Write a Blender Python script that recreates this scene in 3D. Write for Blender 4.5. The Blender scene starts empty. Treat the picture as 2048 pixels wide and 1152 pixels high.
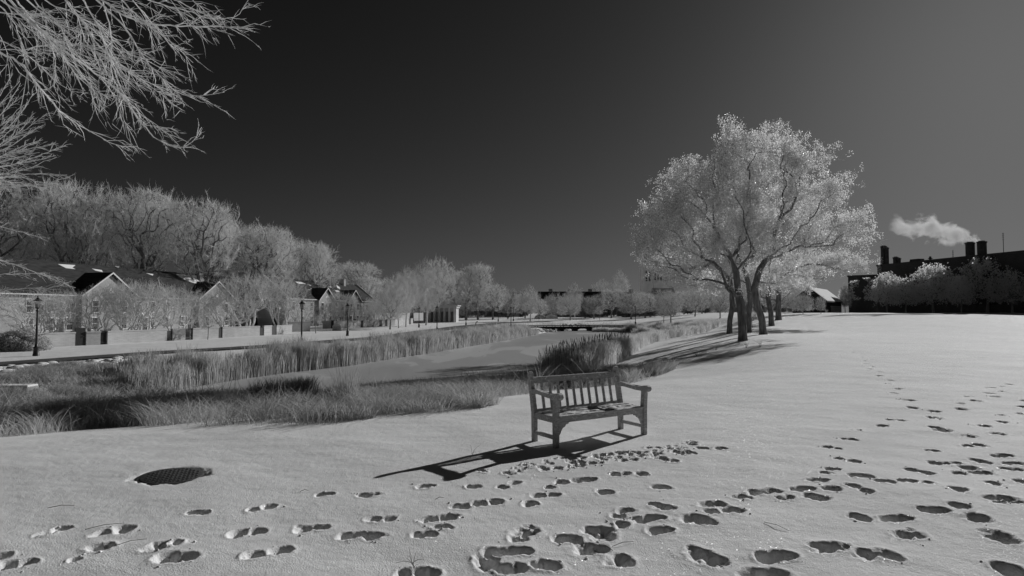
import bpy, bmesh, math
import numpy as np
from mathutils import Vector, Matrix

# ------------------------------------------------------------------ camera, sky, sun, exposure
SC = bpy.context.scene
F = 1200.0                      # focal length in pixels of the 2048 px wide photograph
EYE = 1.7
PITCH = math.atan(49.0 / F)
SUN_AZ, SUN_EL = math.radians(42.5), math.radians(20.5)   # azimuth to the right of the view
SUN_E = 3.6
SKY_K = 0.1

cd = bpy.data.cameras.new("camera")
cam = bpy.data.objects.new("camera", cd)
SC.collection.objects.link(cam)
cd.sensor_width = 36.0
cd.lens = 36.0 * F / 2048.0
cd.clip_end = 5000
cam.location = (0, 0, EYE)
cam.rotation_euler = (math.pi / 2 + PITCH, 0, 0)
SC.camera = cam
SC.render.resolution_x, SC.render.resolution_y = 1024, 576

SUNV = Vector((math.sin(SUN_AZ) * math.cos(SUN_EL), math.cos(SUN_AZ) * math.cos(SUN_EL), math.sin(SUN_EL)))
world = bpy.data.worlds.new("World")
SC.world = world
world.use_nodes = True
nt = world.node_tree
bg = nt.nodes["Background"]
sky = nt.nodes.new("ShaderNodeTexSky")
sky.sky_type = 'NISHITA'
sky.sun_disc = False
sky.sun_elevation = SUN_EL
sky.sun_rotation = SUN_AZ
sky.air_density = 1.0
sky.dust_density = 0.6
# the photograph is infrared black and white: keep only the red of the sky, steepened
sep = nt.nodes.new("ShaderNodeSeparateColor")
nt.links.new(sky.outputs[0], sep.inputs[0])
def wmath(op, a, v=None, c=False):
    nd = nt.nodes.new("ShaderNodeMath"); nd.operation = op; nd.use_clamp = c
    nt.links.new(a, nd.inputs[0])
    if v is not None:
        if isinstance(v, float): nd.inputs[1].default_value = v
        else: nt.links.new(v, nd.inputs[1])
    return nd.outputs[0]
xs = wmath('MULTIPLY', sep.outputs[0], 0.07)
fr_ = wmath('DIVIDE', xs, wmath('ADD', xs, 0.30))
mu_ = wmath('MULTIPLY', wmath('POWER', fr_, 2.4), 2.15)
nt.links.new(mu_, bg.inputs[0])
bg.inputs[1].default_value = SKY_K

sd = bpy.data.lights.new("sun", 'SUN')
sd.energy = SUN_E
sd.angle = math.radians(0.4)
sd.color = (1.0, 1.0, 1.0)
sun = bpy.data.objects.new("sun", sd)
SC.collection.objects.link(sun)
sun.rotation_euler = SUNV.to_track_quat('Z', 'Y').to_euler()
SC.view_settings.view_transform = 'Standard'
SC.view_settings.look = 'None'
SC.view_settings.gamma = 1
SC.view_settings.exposure = 0.0
try: SC.cycles.volume_bounces = 6; SC.cycles.max_bounces = 12
except Exception: pass

# ------------------------------------------------------------------ helpers: naming and meshes
def link(o, parent=None):
    SC.collection.objects.link(o)
    if parent is not None:
        o.parent = parent
    return o

def tag(o, label=None, cat=None, group=None, kind=None):
    if label: o["label"] = label
    if cat: o["category"] = cat
    if group: o["group"] = group
    if kind: o["kind"] = kind
    return o

def empty(name, loc, rz=0.0, label=None, cat=None, group=None):
    o = bpy.data.objects.new(name, None)
    o.empty_display_size = 0.3
    o.location = loc
    o.rotation_euler = (0, 0, rz)
    link(o)
    return tag(o, label, cat, group)

def mesh_np(name, V, faces, mat=None, smooth=False):
    """V (n,3); faces: list of int arrays (m,3) or (m,4)"""
    me = bpy.data.meshes.new(name)
    V = np.asarray(V, dtype=np.float32)
    faces = [np.asarray(f, dtype=np.int32) for f in faces if len(f)]
    me.vertices.add(len(V))
    me.vertices.foreach_set("co", V.ravel())
    nl = sum(f.size for f in faces); npoly = sum(len(f) for f in faces)
    me.loops.add(nl); me.polygons.add(npoly)
    me.loops.foreach_set("vertex_index", np.concatenate([f.ravel() for f in faces]))
    tot = np.concatenate([np.full(len(f), f.shape[1], dtype=np.int32) for f in faces])
    st = np.concatenate([[0], np.cumsum(tot)[:-1]]).astype(np.int32)
    me.polygons.foreach_set("loop_start", st)
    me.polygons.foreach_set("use_smooth", np.full(npoly, bool(smooth)))
    me.update(calc_edges=True)
    me.validate()
    if mat: me.materials.append(mat)
    return me

def obj(name, me, parent=None):
    return link(bpy.data.objects.new(name, me), parent)

class MB:
    """collects simple solids and links them as ONE mesh object"""
    def __init__(s): s.bm = bmesh.new()
    def box(s, x0, x1, y0, y1, z0, z1, bevel=0.0, M=None):
        c = [(x, y, z) for z in (z0, z1) for y in (y0, y1) for x in (x0, x1)]
        v = [s.bm.verts.new(M @ Vector(p) if M else p) for p in c]
        fs = [(0, 2, 3, 1), (4, 5, 7, 6), (0, 1, 5, 4), (2, 6, 7, 3), (0, 4, 6, 2), (1, 3, 7, 5)]
        ff = [s.bm.faces.new([v[i] for i in f]) for f in fs]
        if bevel > 0:
            es = list({e for f in ff for e in f.edges})
            bmesh.ops.bevel(s.bm, geom=es, offset=bevel, segments=2, affect='EDGES', profile=0.6)
        return s
    def prism(s, prof, t0, t1, axis='x', bevel=0.0, M=None):
        """prof: list of 2-D points; extruded along axis from t0 to t1"""
        def P(a, b, t):
            if axis == 'x': p = (t, a, b)
            elif axis == 'y': p = (a, t, b)
            else: p = (a, b, t)
            return M @ Vector(p) if M else Vector(p)
        A = [s.bm.verts.new(P(a, b, t0)) for a, b in prof]
        B = [s.bm.verts.new(P(a, b, t1)) for a, b in prof]
        n = len(prof)
        ff = [s.bm.faces.new(A), s.bm.faces.new(B[::-1])]
        for i in range(n):
            ff.append(s.bm.faces.new([A[i], B[i], B[(i + 1) % n], A[(i + 1) % n]]))
        if bevel > 0:
            es = [e for e in ff[0].edges] + [e for e in ff[1].edges]
            bmesh.ops.bevel(s.bm, geom=es, offset=bevel, segments=2, affect='EDGES', profile=0.6)
        return s
    def lathe(s, prof, n=12, c=(0, 0, 0)):
        """prof: (r,z) from bottom to top"""
        rings = []
        for r, z in prof:
            rings.append([s.bm.verts.new((c[0] + r * math.cos(2 * math.pi * k / n), c[1] + r * math.sin(2 * math.pi * k / n), c[2] + z)) for k in range(n)])
        for a, b in zip(rings[:-1], rings[1:]):
            for k in range(n):
                s.bm.faces.new([a[k], a[(k + 1) % n], b[(k + 1) % n], b[k]])
        s.bm.faces.new(rings[0][::-1]); s.bm.faces.new(rings[-1])
        return s
    def tube(s, pts, rad, n=6):
        V, Fq = tube_np(np.array(pts, float), np.array(rad, float) if hasattr(rad, '__len__') else np.full(len(pts), rad), n)
        v = [s.bm.verts.new(p) for p in V]
        for f in Fq: s.bm.faces.new([v[i] for i in f])
        s.bm.faces.new(v[:n][::-1]); s.bm.faces.new(v[-n:])
        return s
    def poly(s, pts):
        s.bm.faces.new([s.bm.verts.new(p) for p in pts]); return s
    def build(s, name, mat, parent=None, smooth=False):
        bmesh.ops.recalc_face_normals(s.bm, faces=s.bm.faces)
        me = bpy.data.meshes.new(name)
        s.bm.to_mesh(me); s.bm.free()
        if smooth:
            me.polygons.foreach_set("use_smooth", [True] * len(me.polygons))
            try: me.set_sharp_from_angle(angle=math.radians(40))
            except Exception: pass
        me.materials.append(mat)
        return obj(name, me, parent)

def copy_tree(root):
    r = root.copy(); SC.collection.objects.link(r)
    for ch in root.children:
        c = ch.copy(); SC.collection.objects.link(c); c.parent = r
        for g in ch.children:
            d = g.copy(); SC.collection.objects.link(d); d.parent = c
    return r

def tube_np(P, R, n):
    m = len(P)
    T = np.gradient(P, axis=0) if m > 2 else np.repeat((P[-1:] - P[:1]), m, 0)
    T /= np.maximum(np.linalg.norm(T, axis=1, keepdims=True), 1e-9)
    ref = np.where(np.abs(T[:, 2:3]) > 0.93, np.array([[1.0, 0, 0]]), np.array([[0, 0, 1.0]]))
    ref = np.repeat(ref[:1], m, 0)
    A = np.cross(T, ref); A /= np.maximum(np.linalg.norm(A, axis=1, keepdims=True), 1e-9)
    B = np.cross(T, A)
    an = np.arange(n) * 2 * math.pi / n
    V = (P[:, None] + R[:, None, None] * (A[:, None] * np.cos(an)[None, :, None] + B[:, None] * np.sin(an)[None, :, None])).reshape(-1, 3)
    i = np.arange(m - 1)[:, None] * n; k = np.arange(n)[None]; k2 = (k + 1) % n
    Fq = np.stack([i + k, i + k2, i + n + k2, i + n + k], -1).reshape(-1, 4)
    return V, Fq

# ------------------------------------------------------------------ helpers: rays and terrain
CT, ST = math.cos(PITCH), math.sin(PITCH)
def ray(px, py):
    u = (px - 1024) / F; v = -(py - 576) / F
    return (u, CT - v * ST, v * CT + ST)
def plane(px, py, rel):
    d = ray(px, py); t = -rel / d[2]
    return (d[0] * t, d[1] * t, EYE - rel)
def at(px, py, dep):
    d = ray(px, py); t = dep / d[1]
    return (d[0] * t, dep, EYE + d[2] * t)

def hash2(ix, iy, seed):
    h = (ix.astype(np.int64) * 374761393 + iy.astype(np.int64) * 668265263 + seed * 1442695041) & 0xffffffff
    h = ((h ^ (h >> 13)) * 1274126177) & 0xffffffff
    return ((h ^ (h >> 16)) & 0xffff) / 65535.0
def vnoise(x, y, seed=0):
    ix = np.floor(x); iy = np.floor(y); fx = x - ix; fy = y - iy
    fx = fx * fx * (3 - 2 * fx); fy = fy * fy * (3 - 2 * fy)
    a = hash2(ix, iy, seed); b = hash2(ix + 1, iy, seed); c = hash2(ix, iy + 1, seed); d = hash2(ix + 1, iy + 1, seed)
    return (a * (1 - fx) + b * fx) * (1 - fy) + (c * (1 - fx) + d * fx) * fy
def fbm(x, y, oct=4, seed=0):
    s = 0; a = 0.5
    for k in range(oct):
        s = s + a * (vnoise(x, y, seed + k) - 0.5); x = x * 2.03 + 11.3; y = y * 2.03 - 7.1; a *= 0.5
    return s
def sstep(a, b, x):
    t = np.clip((x - a) / (b - a), 0, 1); return t * t * (3 - 2 * t)

PONDZ = -1.7
PREL = EYE - PONDZ
pond_px = [(60, 838), (150, 824), (230, 806), (300, 792), (380, 775), (480, 758), (560, 747), (700, 731), (780, 718), (860, 706), (930, 694),
           (1000, 683), (1050, 673), (1095, 664.5), (1128, 661), (1180, 659), (1228, 659), (1255, 662), (1290, 664), (1345, 667), (1352, 673), (1290, 682), (1235, 692), (1190, 709),
           (1110, 742), (1030, 770), (950, 789), (800, 803), (640, 815), (500, 826), (380, 836), (250, 846), (130, 852)]
POND = np.array([plane(x, y, PREL)[:2] for x, y in pond_px])

def seg_dist(x, y, a, b):
    ax, ay = a; bx, by = b
    dx, dy = bx - ax, by - ay
    t = np.clip(((x - ax) * dx + (y - ay) * dy) / max(dx * dx + dy * dy, 1e-9), 0, 1)
    return np.hypot(x - ax - t * dx, y - ay - t * dy), t
def pond_sd(x, y):
    d = np.full(np.shape(x), 1e9); ins = np.zeros(np.shape(x), bool)
    n = len(POND)
    for i in range(n):
        a = POND[i]; b = POND[(i + 1) % n]
        d = np.minimum(d, seg_dist(x, y, a, b)[0])
        c = (a[1] > y) != (b[1] > y)
        with np.errstate(divide='ignore', invalid='ignore'):
            xx = (b[0] - a[0]) * (y - a[1]) / (b[1] - a[1] + 1e-12) + a[0]
        ins ^= c & (x < xx)
    return np.where(ins, -d, d)

def side_w(x, y):
    u = (x + 12) * 0.94 - (y - 26) * 0.343
    wd = 8 + 12 * np.clip((y - 40) / 80, 0, 1)
    return sstep(-wd, wd, u)
def terrain(x, y):
    x = np.asarray(x, float); y = np.asarray(y, float)
    w = side_w(x, y)
    zL = -1.1 + 0.011 * np.clip(y - 118, 0, 90)
    zR = 1.62 * sstep(22, 112, y + 0.12 * x) * (0.1 + 0.9 * sstep(14, 50, x - 0.05 * y))
    P = zL * (1 - w) + zR * w
    P = P + 0.22 * fbm(x / 16 + 5, y / 16, 3, 3) * sstep(14, 40, np.hypot(x, y))
    s = pond_sd(x, y)
    W = 3.0 + 10.0 * w
    t = np.clip(s / W, 0, 1)
    ef = 0.5 * t * (2 - t) + 0.5 * t * t * (3 - 2 * t)
    en = 1.12 * np.clip(s / W, 0, 1.5); hh = np.clip(.5 + .5 * (1 - en) / .16, 0, 1); en = np.clip(en * hh + 1 * (1 - hh) - .16 * hh * (1 - hh), 0, 1)
    e = ef * (1 - w) + en * w
    z0 = PONDZ - 0.06
    z = np.where(s > 0, z0 + (P - z0) * e, z0 + np.maximum(s * 0.3, -0.5))
    return z
def tz(x, y): return float(terrain(np.array([x]), np.array([y]))[0])
_ty = np.concatenate([np.linspace(1.5, 40, 500), np.linspace(40.2, 420, 1200)])
def hit(px, py):
    d = ray(px, py)
    t = _ty / d[1]
    X = d[0] * t; Z = EYE + d[2] * t
    T = terrain(X, _ty)
    below = np.nonzero(Z < T)[0]
    if len(below) == 0:
        i = len(_ty) - 1
    else: i = below[0]
    return (float(X[i]), float(_ty[i]), float(T[i]))

# ------------------------------------------------------------------ materials (black-and-white infrared: all greys)
def g(v): return (v, v, v, 1.0)
def new_mat(name):
    m = bpy.data.materials.new(name); m.use_nodes = True
    n = m.node_tree; b = n.nodes["Principled BSDF"]
    return m, n, b
def noisy(name, lo, hi, scale=4.0, rough=0.8, bump=0.0, stretch=(1, 1, 1), detail=4.0, spec=0.3, metal=0.0, trans=0.0, bscale=None):
    m, n, b = new_mat(name)
    tc = n.nodes.new("ShaderNodeTexCoord"); mp = n.nodes.new("ShaderNodeMapping")
    mp.inputs['Scale'].default_value = stretch
    n.links.new(tc.outputs['Object'], mp.inputs[0])
    nz = n.nodes.new("ShaderNodeTexNoise"); nz.inputs['Scale'].default_value = scale; nz.inputs['Detail'].default_value = detail
    n.links.new(mp.outputs[0], nz.inputs['Vector'])
    cr = n.nodes.new("ShaderNodeValToRGB")
    cr.color_ramp.elements[0].position = 0.32; cr.color_ramp.elements[0].color = g(lo)
    cr.color_ramp.elements[1].position = 0.68; cr.color_ramp.elements[1].color = g(hi)
    n.links.new(nz.outputs[0], cr.inputs[0]); n.links.new(cr.outputs[0], b.inputs['Base Color'])
    b.inputs['Roughness'].default_value = rough
    b.inputs['Specular IOR Level'].default_value = spec
    b.inputs['Metallic'].default_value = metal
    if bump > 0:
        bp = n.nodes.new("ShaderNodeBump"); bp.inputs['Strength'].default_value = 0.8; bp.inputs['Distance'].default_value = bump
        if bscale:
            nb = n.nodes.new("ShaderNodeTexNoise"); nb.inputs['Scale'].default_value = bscale; nb.inputs['Detail'].default_value = 5
            n.links.new(mp.outputs[0], nb.inputs['Vector']); n.links.new(nb.outputs[0], bp.inputs['Height'])
        else: n.links.new(nz.outputs[0], bp.inputs['Height'])
        n.links.new(bp.outputs[0], b.inputs['Normal'])
    if trans > 0:
        out = n.nodes["Material Output"]
        tr = n.nodes.new("ShaderNodeBsdfTranslucent"); mx = n.nodes.new("ShaderNodeMixShader")
        n.links.new(cr.outputs[0], tr.inputs[0]); mx.inputs[0].default_value = trans
        n.links.new(b.outputs[0], mx.inputs[1]); n.links.new(tr.outputs[0], mx.inputs[2]); n.links.new(mx.outputs[0], out.inputs[0])
    return m

def snow_mat(name, sparkle=True, base=(0.74, 0.84)):
    m, n, b = new_mat(name)
    geo = n.nodes.new("ShaderNodeNewGeometry")
    nz = n.nodes.new("ShaderNodeTexNoise"); nz.inputs['Scale'].default_value = 0.7; nz.inputs['Detail'].default_value = 6
    n.links.new(geo.outputs['Position'], nz.inputs['Vector'])
    cr = n.nodes.new("ShaderNodeValToRGB")
    cr.color_ramp.elements[0].position = 0.3; cr.color_ramp.elements[0].color = g(base[0])
    cr.color_ramp.elements[1].position = 0.7; cr.color_ramp.elements[1].color = g(base[1])
    n.links.new(nz.outputs[0], cr.inputs[0]); n.links.new(cr.outputs[0], b.inputs['Base Color'])
    b.inputs['Roughness'].default_value = 0.9; b.inputs['Specular IOR Level'].default_value = 0.08
    # grain of the snow surface, fine and middling
    n1 = n.nodes.new("ShaderNodeTexNoise"); n1.inputs['Scale'].default_value = 90; n1.inputs['Detail'].default_value = 3
    n2 = n.nodes.new("ShaderNodeTexNoise"); n2.inputs['Scale'].default_value = 14; n2.inputs['Detail'].default_value = 5
    n.links.new(geo.outputs['Position'], n1.inputs['Vector']); n.links.new(geo.outputs['Position'], n2.inputs['Vector'])
    b1 = n.nodes.new("ShaderNodeBump"); b1.inputs['Strength'].default_value = 0.9; b1.inputs['Distance'].default_value = 0.006
    b2 = n.nodes.new("ShaderNodeBump"); b2.inputs['Strength'].default_value = 0.5; b2.inputs['Distance'].default_value = 0.012
    n.links.new(n1.outputs[0], b1.inputs['Height']); n.links.new(n2.outputs[0], b2.inputs['Height'])
    n.links.new(b2.outputs[0], b1.inputs['Normal']); n.links.new(b1.outputs[0], b.inputs['Normal'])
    if sparkle:
        # loose ice crystals: one facet per cell, turned at random, most of them dull
        vo = n.nodes.new("ShaderNodeTexVoronoi"); vo.inputs['Scale'].default_value = 150
        n.links.new(geo.outputs['Position'], vo.inputs['Vector'])
        sp = n.nodes.new("ShaderNodeSeparateColor"); n.links.new(vo.outputs['Color'], sp.inputs[0])
        gt = n.nodes.new("ShaderNodeMath"); gt.operation = 'GREATER_THAN'; gt.inputs[1].default_value = 0.92
        n.links.new(sp.outputs[0], gt.inputs[0])
        lt = n.nodes.new("ShaderNodeMath"); lt.operation = 'LESS_THAN'; lt.inputs[1].default_value = 0.42
        n.links.new(vo.outputs['Distance'], lt.inputs[0])
        ml = n.nodes.new("ShaderNodeMath"); ml.operation = 'MULTIPLY'
        n.links.new(gt.outputs[0], ml.inputs[0]); n.links.new(lt.outputs[0], ml.inputs[1])
        vs = n.nodes.new("ShaderNodeVectorMath"); vs.operation = 'SUBTRACT'; vs.inputs[1].default_value = (0.5, 0.5, 0.5)
        n.links.new(vo.outputs['Color'], vs.inputs[0])
        vm = n.nodes.new("ShaderNodeVectorMath"); vm.operation = 'SCALE'; vm.inputs['Scale'].default_value = 1.6
        n.links.new(vs.outputs[0], vm.inputs[0])
        va = n.nodes.new("ShaderNodeVectorMath"); va.operation = 'ADD'
        n.links.new(geo.outputs['Normal'], va.inputs[0]); n.links.new(vm.outputs[0], va.inputs[1])
        vn = n.nodes.new("ShaderNodeVectorMath"); vn.operation = 'NORMALIZE'; n.links.new(va.outputs[0], vn.inputs[0])
        gl = n.nodes.new("ShaderNodeBsdfGlossy"); gl.inputs['Roughness'].default_value = 0.3; gl.inputs[0].default_value = g(0.9)
        n.links.new(vn.outputs[0], gl.inputs['Normal'])
        mx = n.nodes.new("ShaderNodeMixShader"); n.links.new(ml.outputs[0], mx.inputs[0])
        mf = n.nodes.new("ShaderNodeMath"); mf.operation = 'MULTIPLY'; mf.inputs[1].default_value = 0.11
        n.links.new(ml.outputs[0], mf.inputs[0]); n.links.new(mf.outputs[0], mx.inputs[0])
        n.links.new(b.outputs[0], mx.inputs[1]); n.links.new(gl.outputs[0], mx.inputs[2])
        n.links.new(mx.outputs[0], n.nodes["Material Output"].inputs[0])
    return m

def wood_mat():
    m, n, b = new_mat("weathered_wood")
    tc = n.nodes.new("ShaderNodeTexCoord")
    mp = n.nodes.new("ShaderNodeMapping"); mp.inputs['Scale'].default_value = (3, 14, 14)
    n.links.new(tc.outputs['Object'], mp.inputs[0])
    gr = n.nodes.new("ShaderNodeTexNoise"); gr.inputs['Scale'].default_value = 4; gr.inputs['Detail'].default_value = 8; gr.inputs['Distortion'].default_value = 0.6
    n.links.new(mp.outputs[0], gr.inputs['Vector'])
    cr = n.nodes.new("ShaderNodeValToRGB")
    cr.color_ramp.elements[0].position = 0.3; cr.color_ramp.elements[0].color = g(0.24)
    cr.color_ramp.elements[1].position = 0.72; cr.color_ramp.elements[1].color = g(0.52)
    n.links.new(gr.outputs[0], cr.inputs[0])
    # lichen / frost blotches, thicker on faces turned up
    fz = n.nodes.new("ShaderNodeTexNoise"); fz.inputs['Scale'].default_value = 22; fz.inputs['Detail'].default_value = 6
    n.links.new(tc.outputs['Object'], fz.inputs['Vector'])
    geo = n.nodes.new("ShaderNodeNewGeometry"); sx = n.nodes.new("ShaderNodeSeparateXYZ"); n.links.new(geo.outputs['True Normal'], sx.inputs[0])
    mu1 = n.nodes.new("ShaderNodeMath"); mu1.operation = 'MULTIPLY_ADD'; mu1.inputs[1].default_value = 0.13
    n.links.new(sx.outputs[2], mu1.inputs[0]); n.links.new(fz.outputs[0], mu1.inputs[2])
    r2 = n.nodes.new("ShaderNodeValToRGB")
    r2.color_ramp.elements[0].position = 0.60; r2.color_ramp.elements[0].color = g(0)
    r2.color_ramp.elements[1].position = 0.68; r2.color_ramp.elements[1].color = g(1)
    n.links.new(mu1.outputs[0], r2.inputs[0])
    mx = n.nodes.new("ShaderNodeMixRGB"); n.links.new(r2.outputs[0], mx.inputs[0]); n.links.new(cr.outputs[0], mx.inputs[1]); mx.inputs[2].default_value = g(0.62)
    n.links.new(mx.outputs[0], b.inputs['Base Color'])
    b.inputs['Roughness'].default_value = 0.75
    bp = n.nodes.new("ShaderNodeBump"); bp.inputs['Strength'].default_value = 0.7; bp.inputs['Distance'].default_value = 0.004
    n.links.new(gr.outputs[0], bp.inputs['Height']); n.links.new(bp.outputs[0], b.inputs['Normal'])
    return m

def brick_mat(name, c1, c2, mortar, scale=1.0):
    m, n, b = new_mat(name)
    tc = n.nodes.new("ShaderNodeTexCoord"); mp = n.nodes.new("ShaderNodeMapping")
    mp.inputs['Rotation'].default_value = (math.pi / 2, 0, 0)
    n.links.new(tc.outputs['Object'], mp.inputs[0])
    br = n.nodes.new("ShaderNodeTexBrick"); br.inputs['Scale'].default_value = 4.5 * scale
    br.inputs['Color1'].default_value = g(c1); br.inputs['Color2'].default_value = g(c2); br.inputs['Mortar'].default_value = g(mortar)
    br.inputs['Mortar Size'].default_value = 0.012
    n.links.new(mp.outputs[0], br.inputs['Vector'])
    nz = n.nodes.new("ShaderNodeTexNoise"); nz.inputs['Scale'].default_value = 0.6; nz.inputs['Detail'].default_value = 5
    n.links.new(tc.outputs['Object'], nz.inputs['Vector'])
    mm = n.nodes.new("ShaderNodeMath"); mm.operation = 'MULTIPLY_ADD'; mm.inputs[1].default_value = 0.7; mm.inputs[2].default_value = 0.65
    n.links.new(nz.outputs[0], mm.inputs[0])
    mx = n.nodes.new("ShaderNodeMixRGB"); mx.blend_type = 'MULTIPLY'; mx.inputs[0].default_value = 1
    n.links.new(br.outputs[0], mx.inputs[1]); n.links.new(mm.outputs[0], mx.inputs[2])
    n.links.new(mx.outputs[0], b.inputs['Base Color']); b.inputs['Roughness'].default_value = 0.9
    return m

def ice_mat():
    m, n, b = new_mat("pond_ice")
    geo = n.nodes.new("ShaderNodeNewGeometry")
    mp = n.nodes.new("ShaderNodeMapping"); mp.inputs['Rotation'].default_value = (0, 0, 0.35); mp.inputs['Scale'].default_value = (0.22, 0.07, 1)
    n.links.new(geo.outputs['Position'], mp.inputs[0])
    nz = n.nodes.new("ShaderNodeTexNoise"); nz.inputs['Scale'].default_value = 1.0; nz.inputs['Detail'].default_value = 7; nz.inputs['Distortion'].default_value = 0.8
    n.links.new(mp.outputs[0], nz.inputs['Vector'])
    cr = n.nodes.new("ShaderNodeValToRGB"); e = cr.color_ramp.elements
    e[0].position = 0.35; e[0].color = g(0.38); e[1].position = 0.56; e[1].color = g(0.44)
    x = e.new(0.575); x.color = g(0.55); x = e.new(0.8); x.color = g(0.60)
    n.links.new(nz.outputs[0], cr.inputs[0]); n.links.new(cr.outputs[0], b.inputs['Base Color'])
    b.inputs['Roughness'].default_value = 0.42; b.inputs['Specular IOR Level'].default_value = 0.3
    n2 = n.nodes.new("ShaderNodeTexNoise"); n2.inputs['Scale'].default_value = 7; n2.inputs['Detail'].default_value = 5
    n.links.new(geo.outputs['Position'], n2.inputs['Vector'])
    bp = n.nodes.new("ShaderNodeBump"); bp.inputs['Strength'].default_value = 0.4; bp.inputs['Distance'].default_value = 0.02
    n.links.new(n2.outputs[0], bp.inputs['Height']); n.links.new(bp.outputs[0], b.inputs['Normal'])
    return m

M = {}
M['snow'] = snow_mat("snow")
M['roofsnow'] = snow_mat("roof_snow", False, (0.78, 0.85))
M['ice'] = ice_mat()
M['wood'] = wood_mat()
M['asphalt'] = noisy("asphalt", 0.05, 0.11, 1.5, 0.75, 0.01)
M['iron'] = noisy("black_iron", 0.012, 0.03, 9, 0.5, 0.0, spec=0.5)
M['manhole'] = noisy("manhole_iron", 0.03, 0.09, 30, 0.7, 0.003)
M['glass'] = noisy("lamp_glass", 0.35, 0.5, 5, 0.25, 0, trans=0.5)
M['pane'] = noisy("window_pane", 0.02, 0.06, 1.2, 0.2, 0, spec=0.5)
M['slate'] = noisy("slate_roof", 0.03, 0.07, 1.0, 0.9, 0.02, stretch=(1, 1, 6), spec=0.1)
M['trim'] = noisy("white_trim", 0.6, 0.75, 2, 0.7)
M['brick'] = brick_mat("terrace_brick", 0.26, 0.36, 0.42)
M['wallbrick'] = brick_mat("garden_wall_brick", 0.34, 0.44, 0.48)
M['darkbrick'] = brick_mat("factory_brick", 0.05, 0.08, 0.07, 0.5)
M['darkmetal'] = noisy("dark_metal", 0.03, 0.07, 2, 0.6)
M['gatewood'] = noisy("dark_gate", 0.02, 0.05, 6, 0.7, 0.0, stretch=(6, 6, 1))
M['concrete'] = noisy("concrete", 0.25, 0.4, 2.5, 0.85, 0.01)
M['stone'] = noisy("grey_stone", 0.25, 0.5, 4, 0.85, 0.03)
M['palestone'] = noisy("pale_stone", .6, .8, .3, .9)
M['barnwall'] = noisy("dark_boards", 0.025, 0.05, 3, 0.8, 0, stretch=(8, 8, 1))
M['lightwall'] = noisy("pale_render", 0.4, 0.5, 1, 0.8)
M['bark'] = noisy("dark_bark", 0.10, 0.26, 7, 0.95, 0.05, stretch=(1, 1, 0.25), bscale=9)
M['barkmid'] = noisy("grey_bark", 0.2, 0.36, 3, 0.9, 0.02, stretch=(1, 1, 0.3))
M['barktall'] = noisy("dark_grey_bark", 0.12, 0.24, 3, 0.9, 0.02, stretch=(1, 1, 0.3))  # darker grey bark for the tall trees, also used for dead stalks
M['barkpale'] = noisy("pale_bark", 0.55, 0.75, 2, 0.8, 0.0)
M['twig'] = noisy("frosted_twigs", 0.68, 0.85, 0.6, 0.8, trans=0.42)
M['twigdark'] = noisy("grey_twigs", 0.78, 0.93, 0.4, 0.85, trans=0.5)
M['twignear'] = noisy("near_twigs", 0.8, 0.95, 5, 0.6, trans=.42)
M['leaf'] = noisy("pale_leaves", 0.72, 0.92, 2.5, 0.38, trans=0.5, spec=0.6)
M['leafdark'] = noisy("translucent_leaves", 0.75, 0.92, 1.5, 0.45, trans=0.6, spec=0.5)  # pale translucent leaves for the power plant trees and the ivy
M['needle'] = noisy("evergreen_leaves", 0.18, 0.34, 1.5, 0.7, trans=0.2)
M['reed'] = noisy("dry_reeds", 0.42, 0.62, 1.2, 0.7, trans=0.4)
M['reeddark'] = noisy("dark_dry_reeds", 0.55, 0.8, 1.2, 0.75, trans=0.4)
M['grass'] = noisy("dry_grass", 0.36, 0.6, 1.0, 0.75, trans=0.35)
M['cattail'] = noisy("cattail_head", 0.08, 0.14, 5, 0.9)

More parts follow.
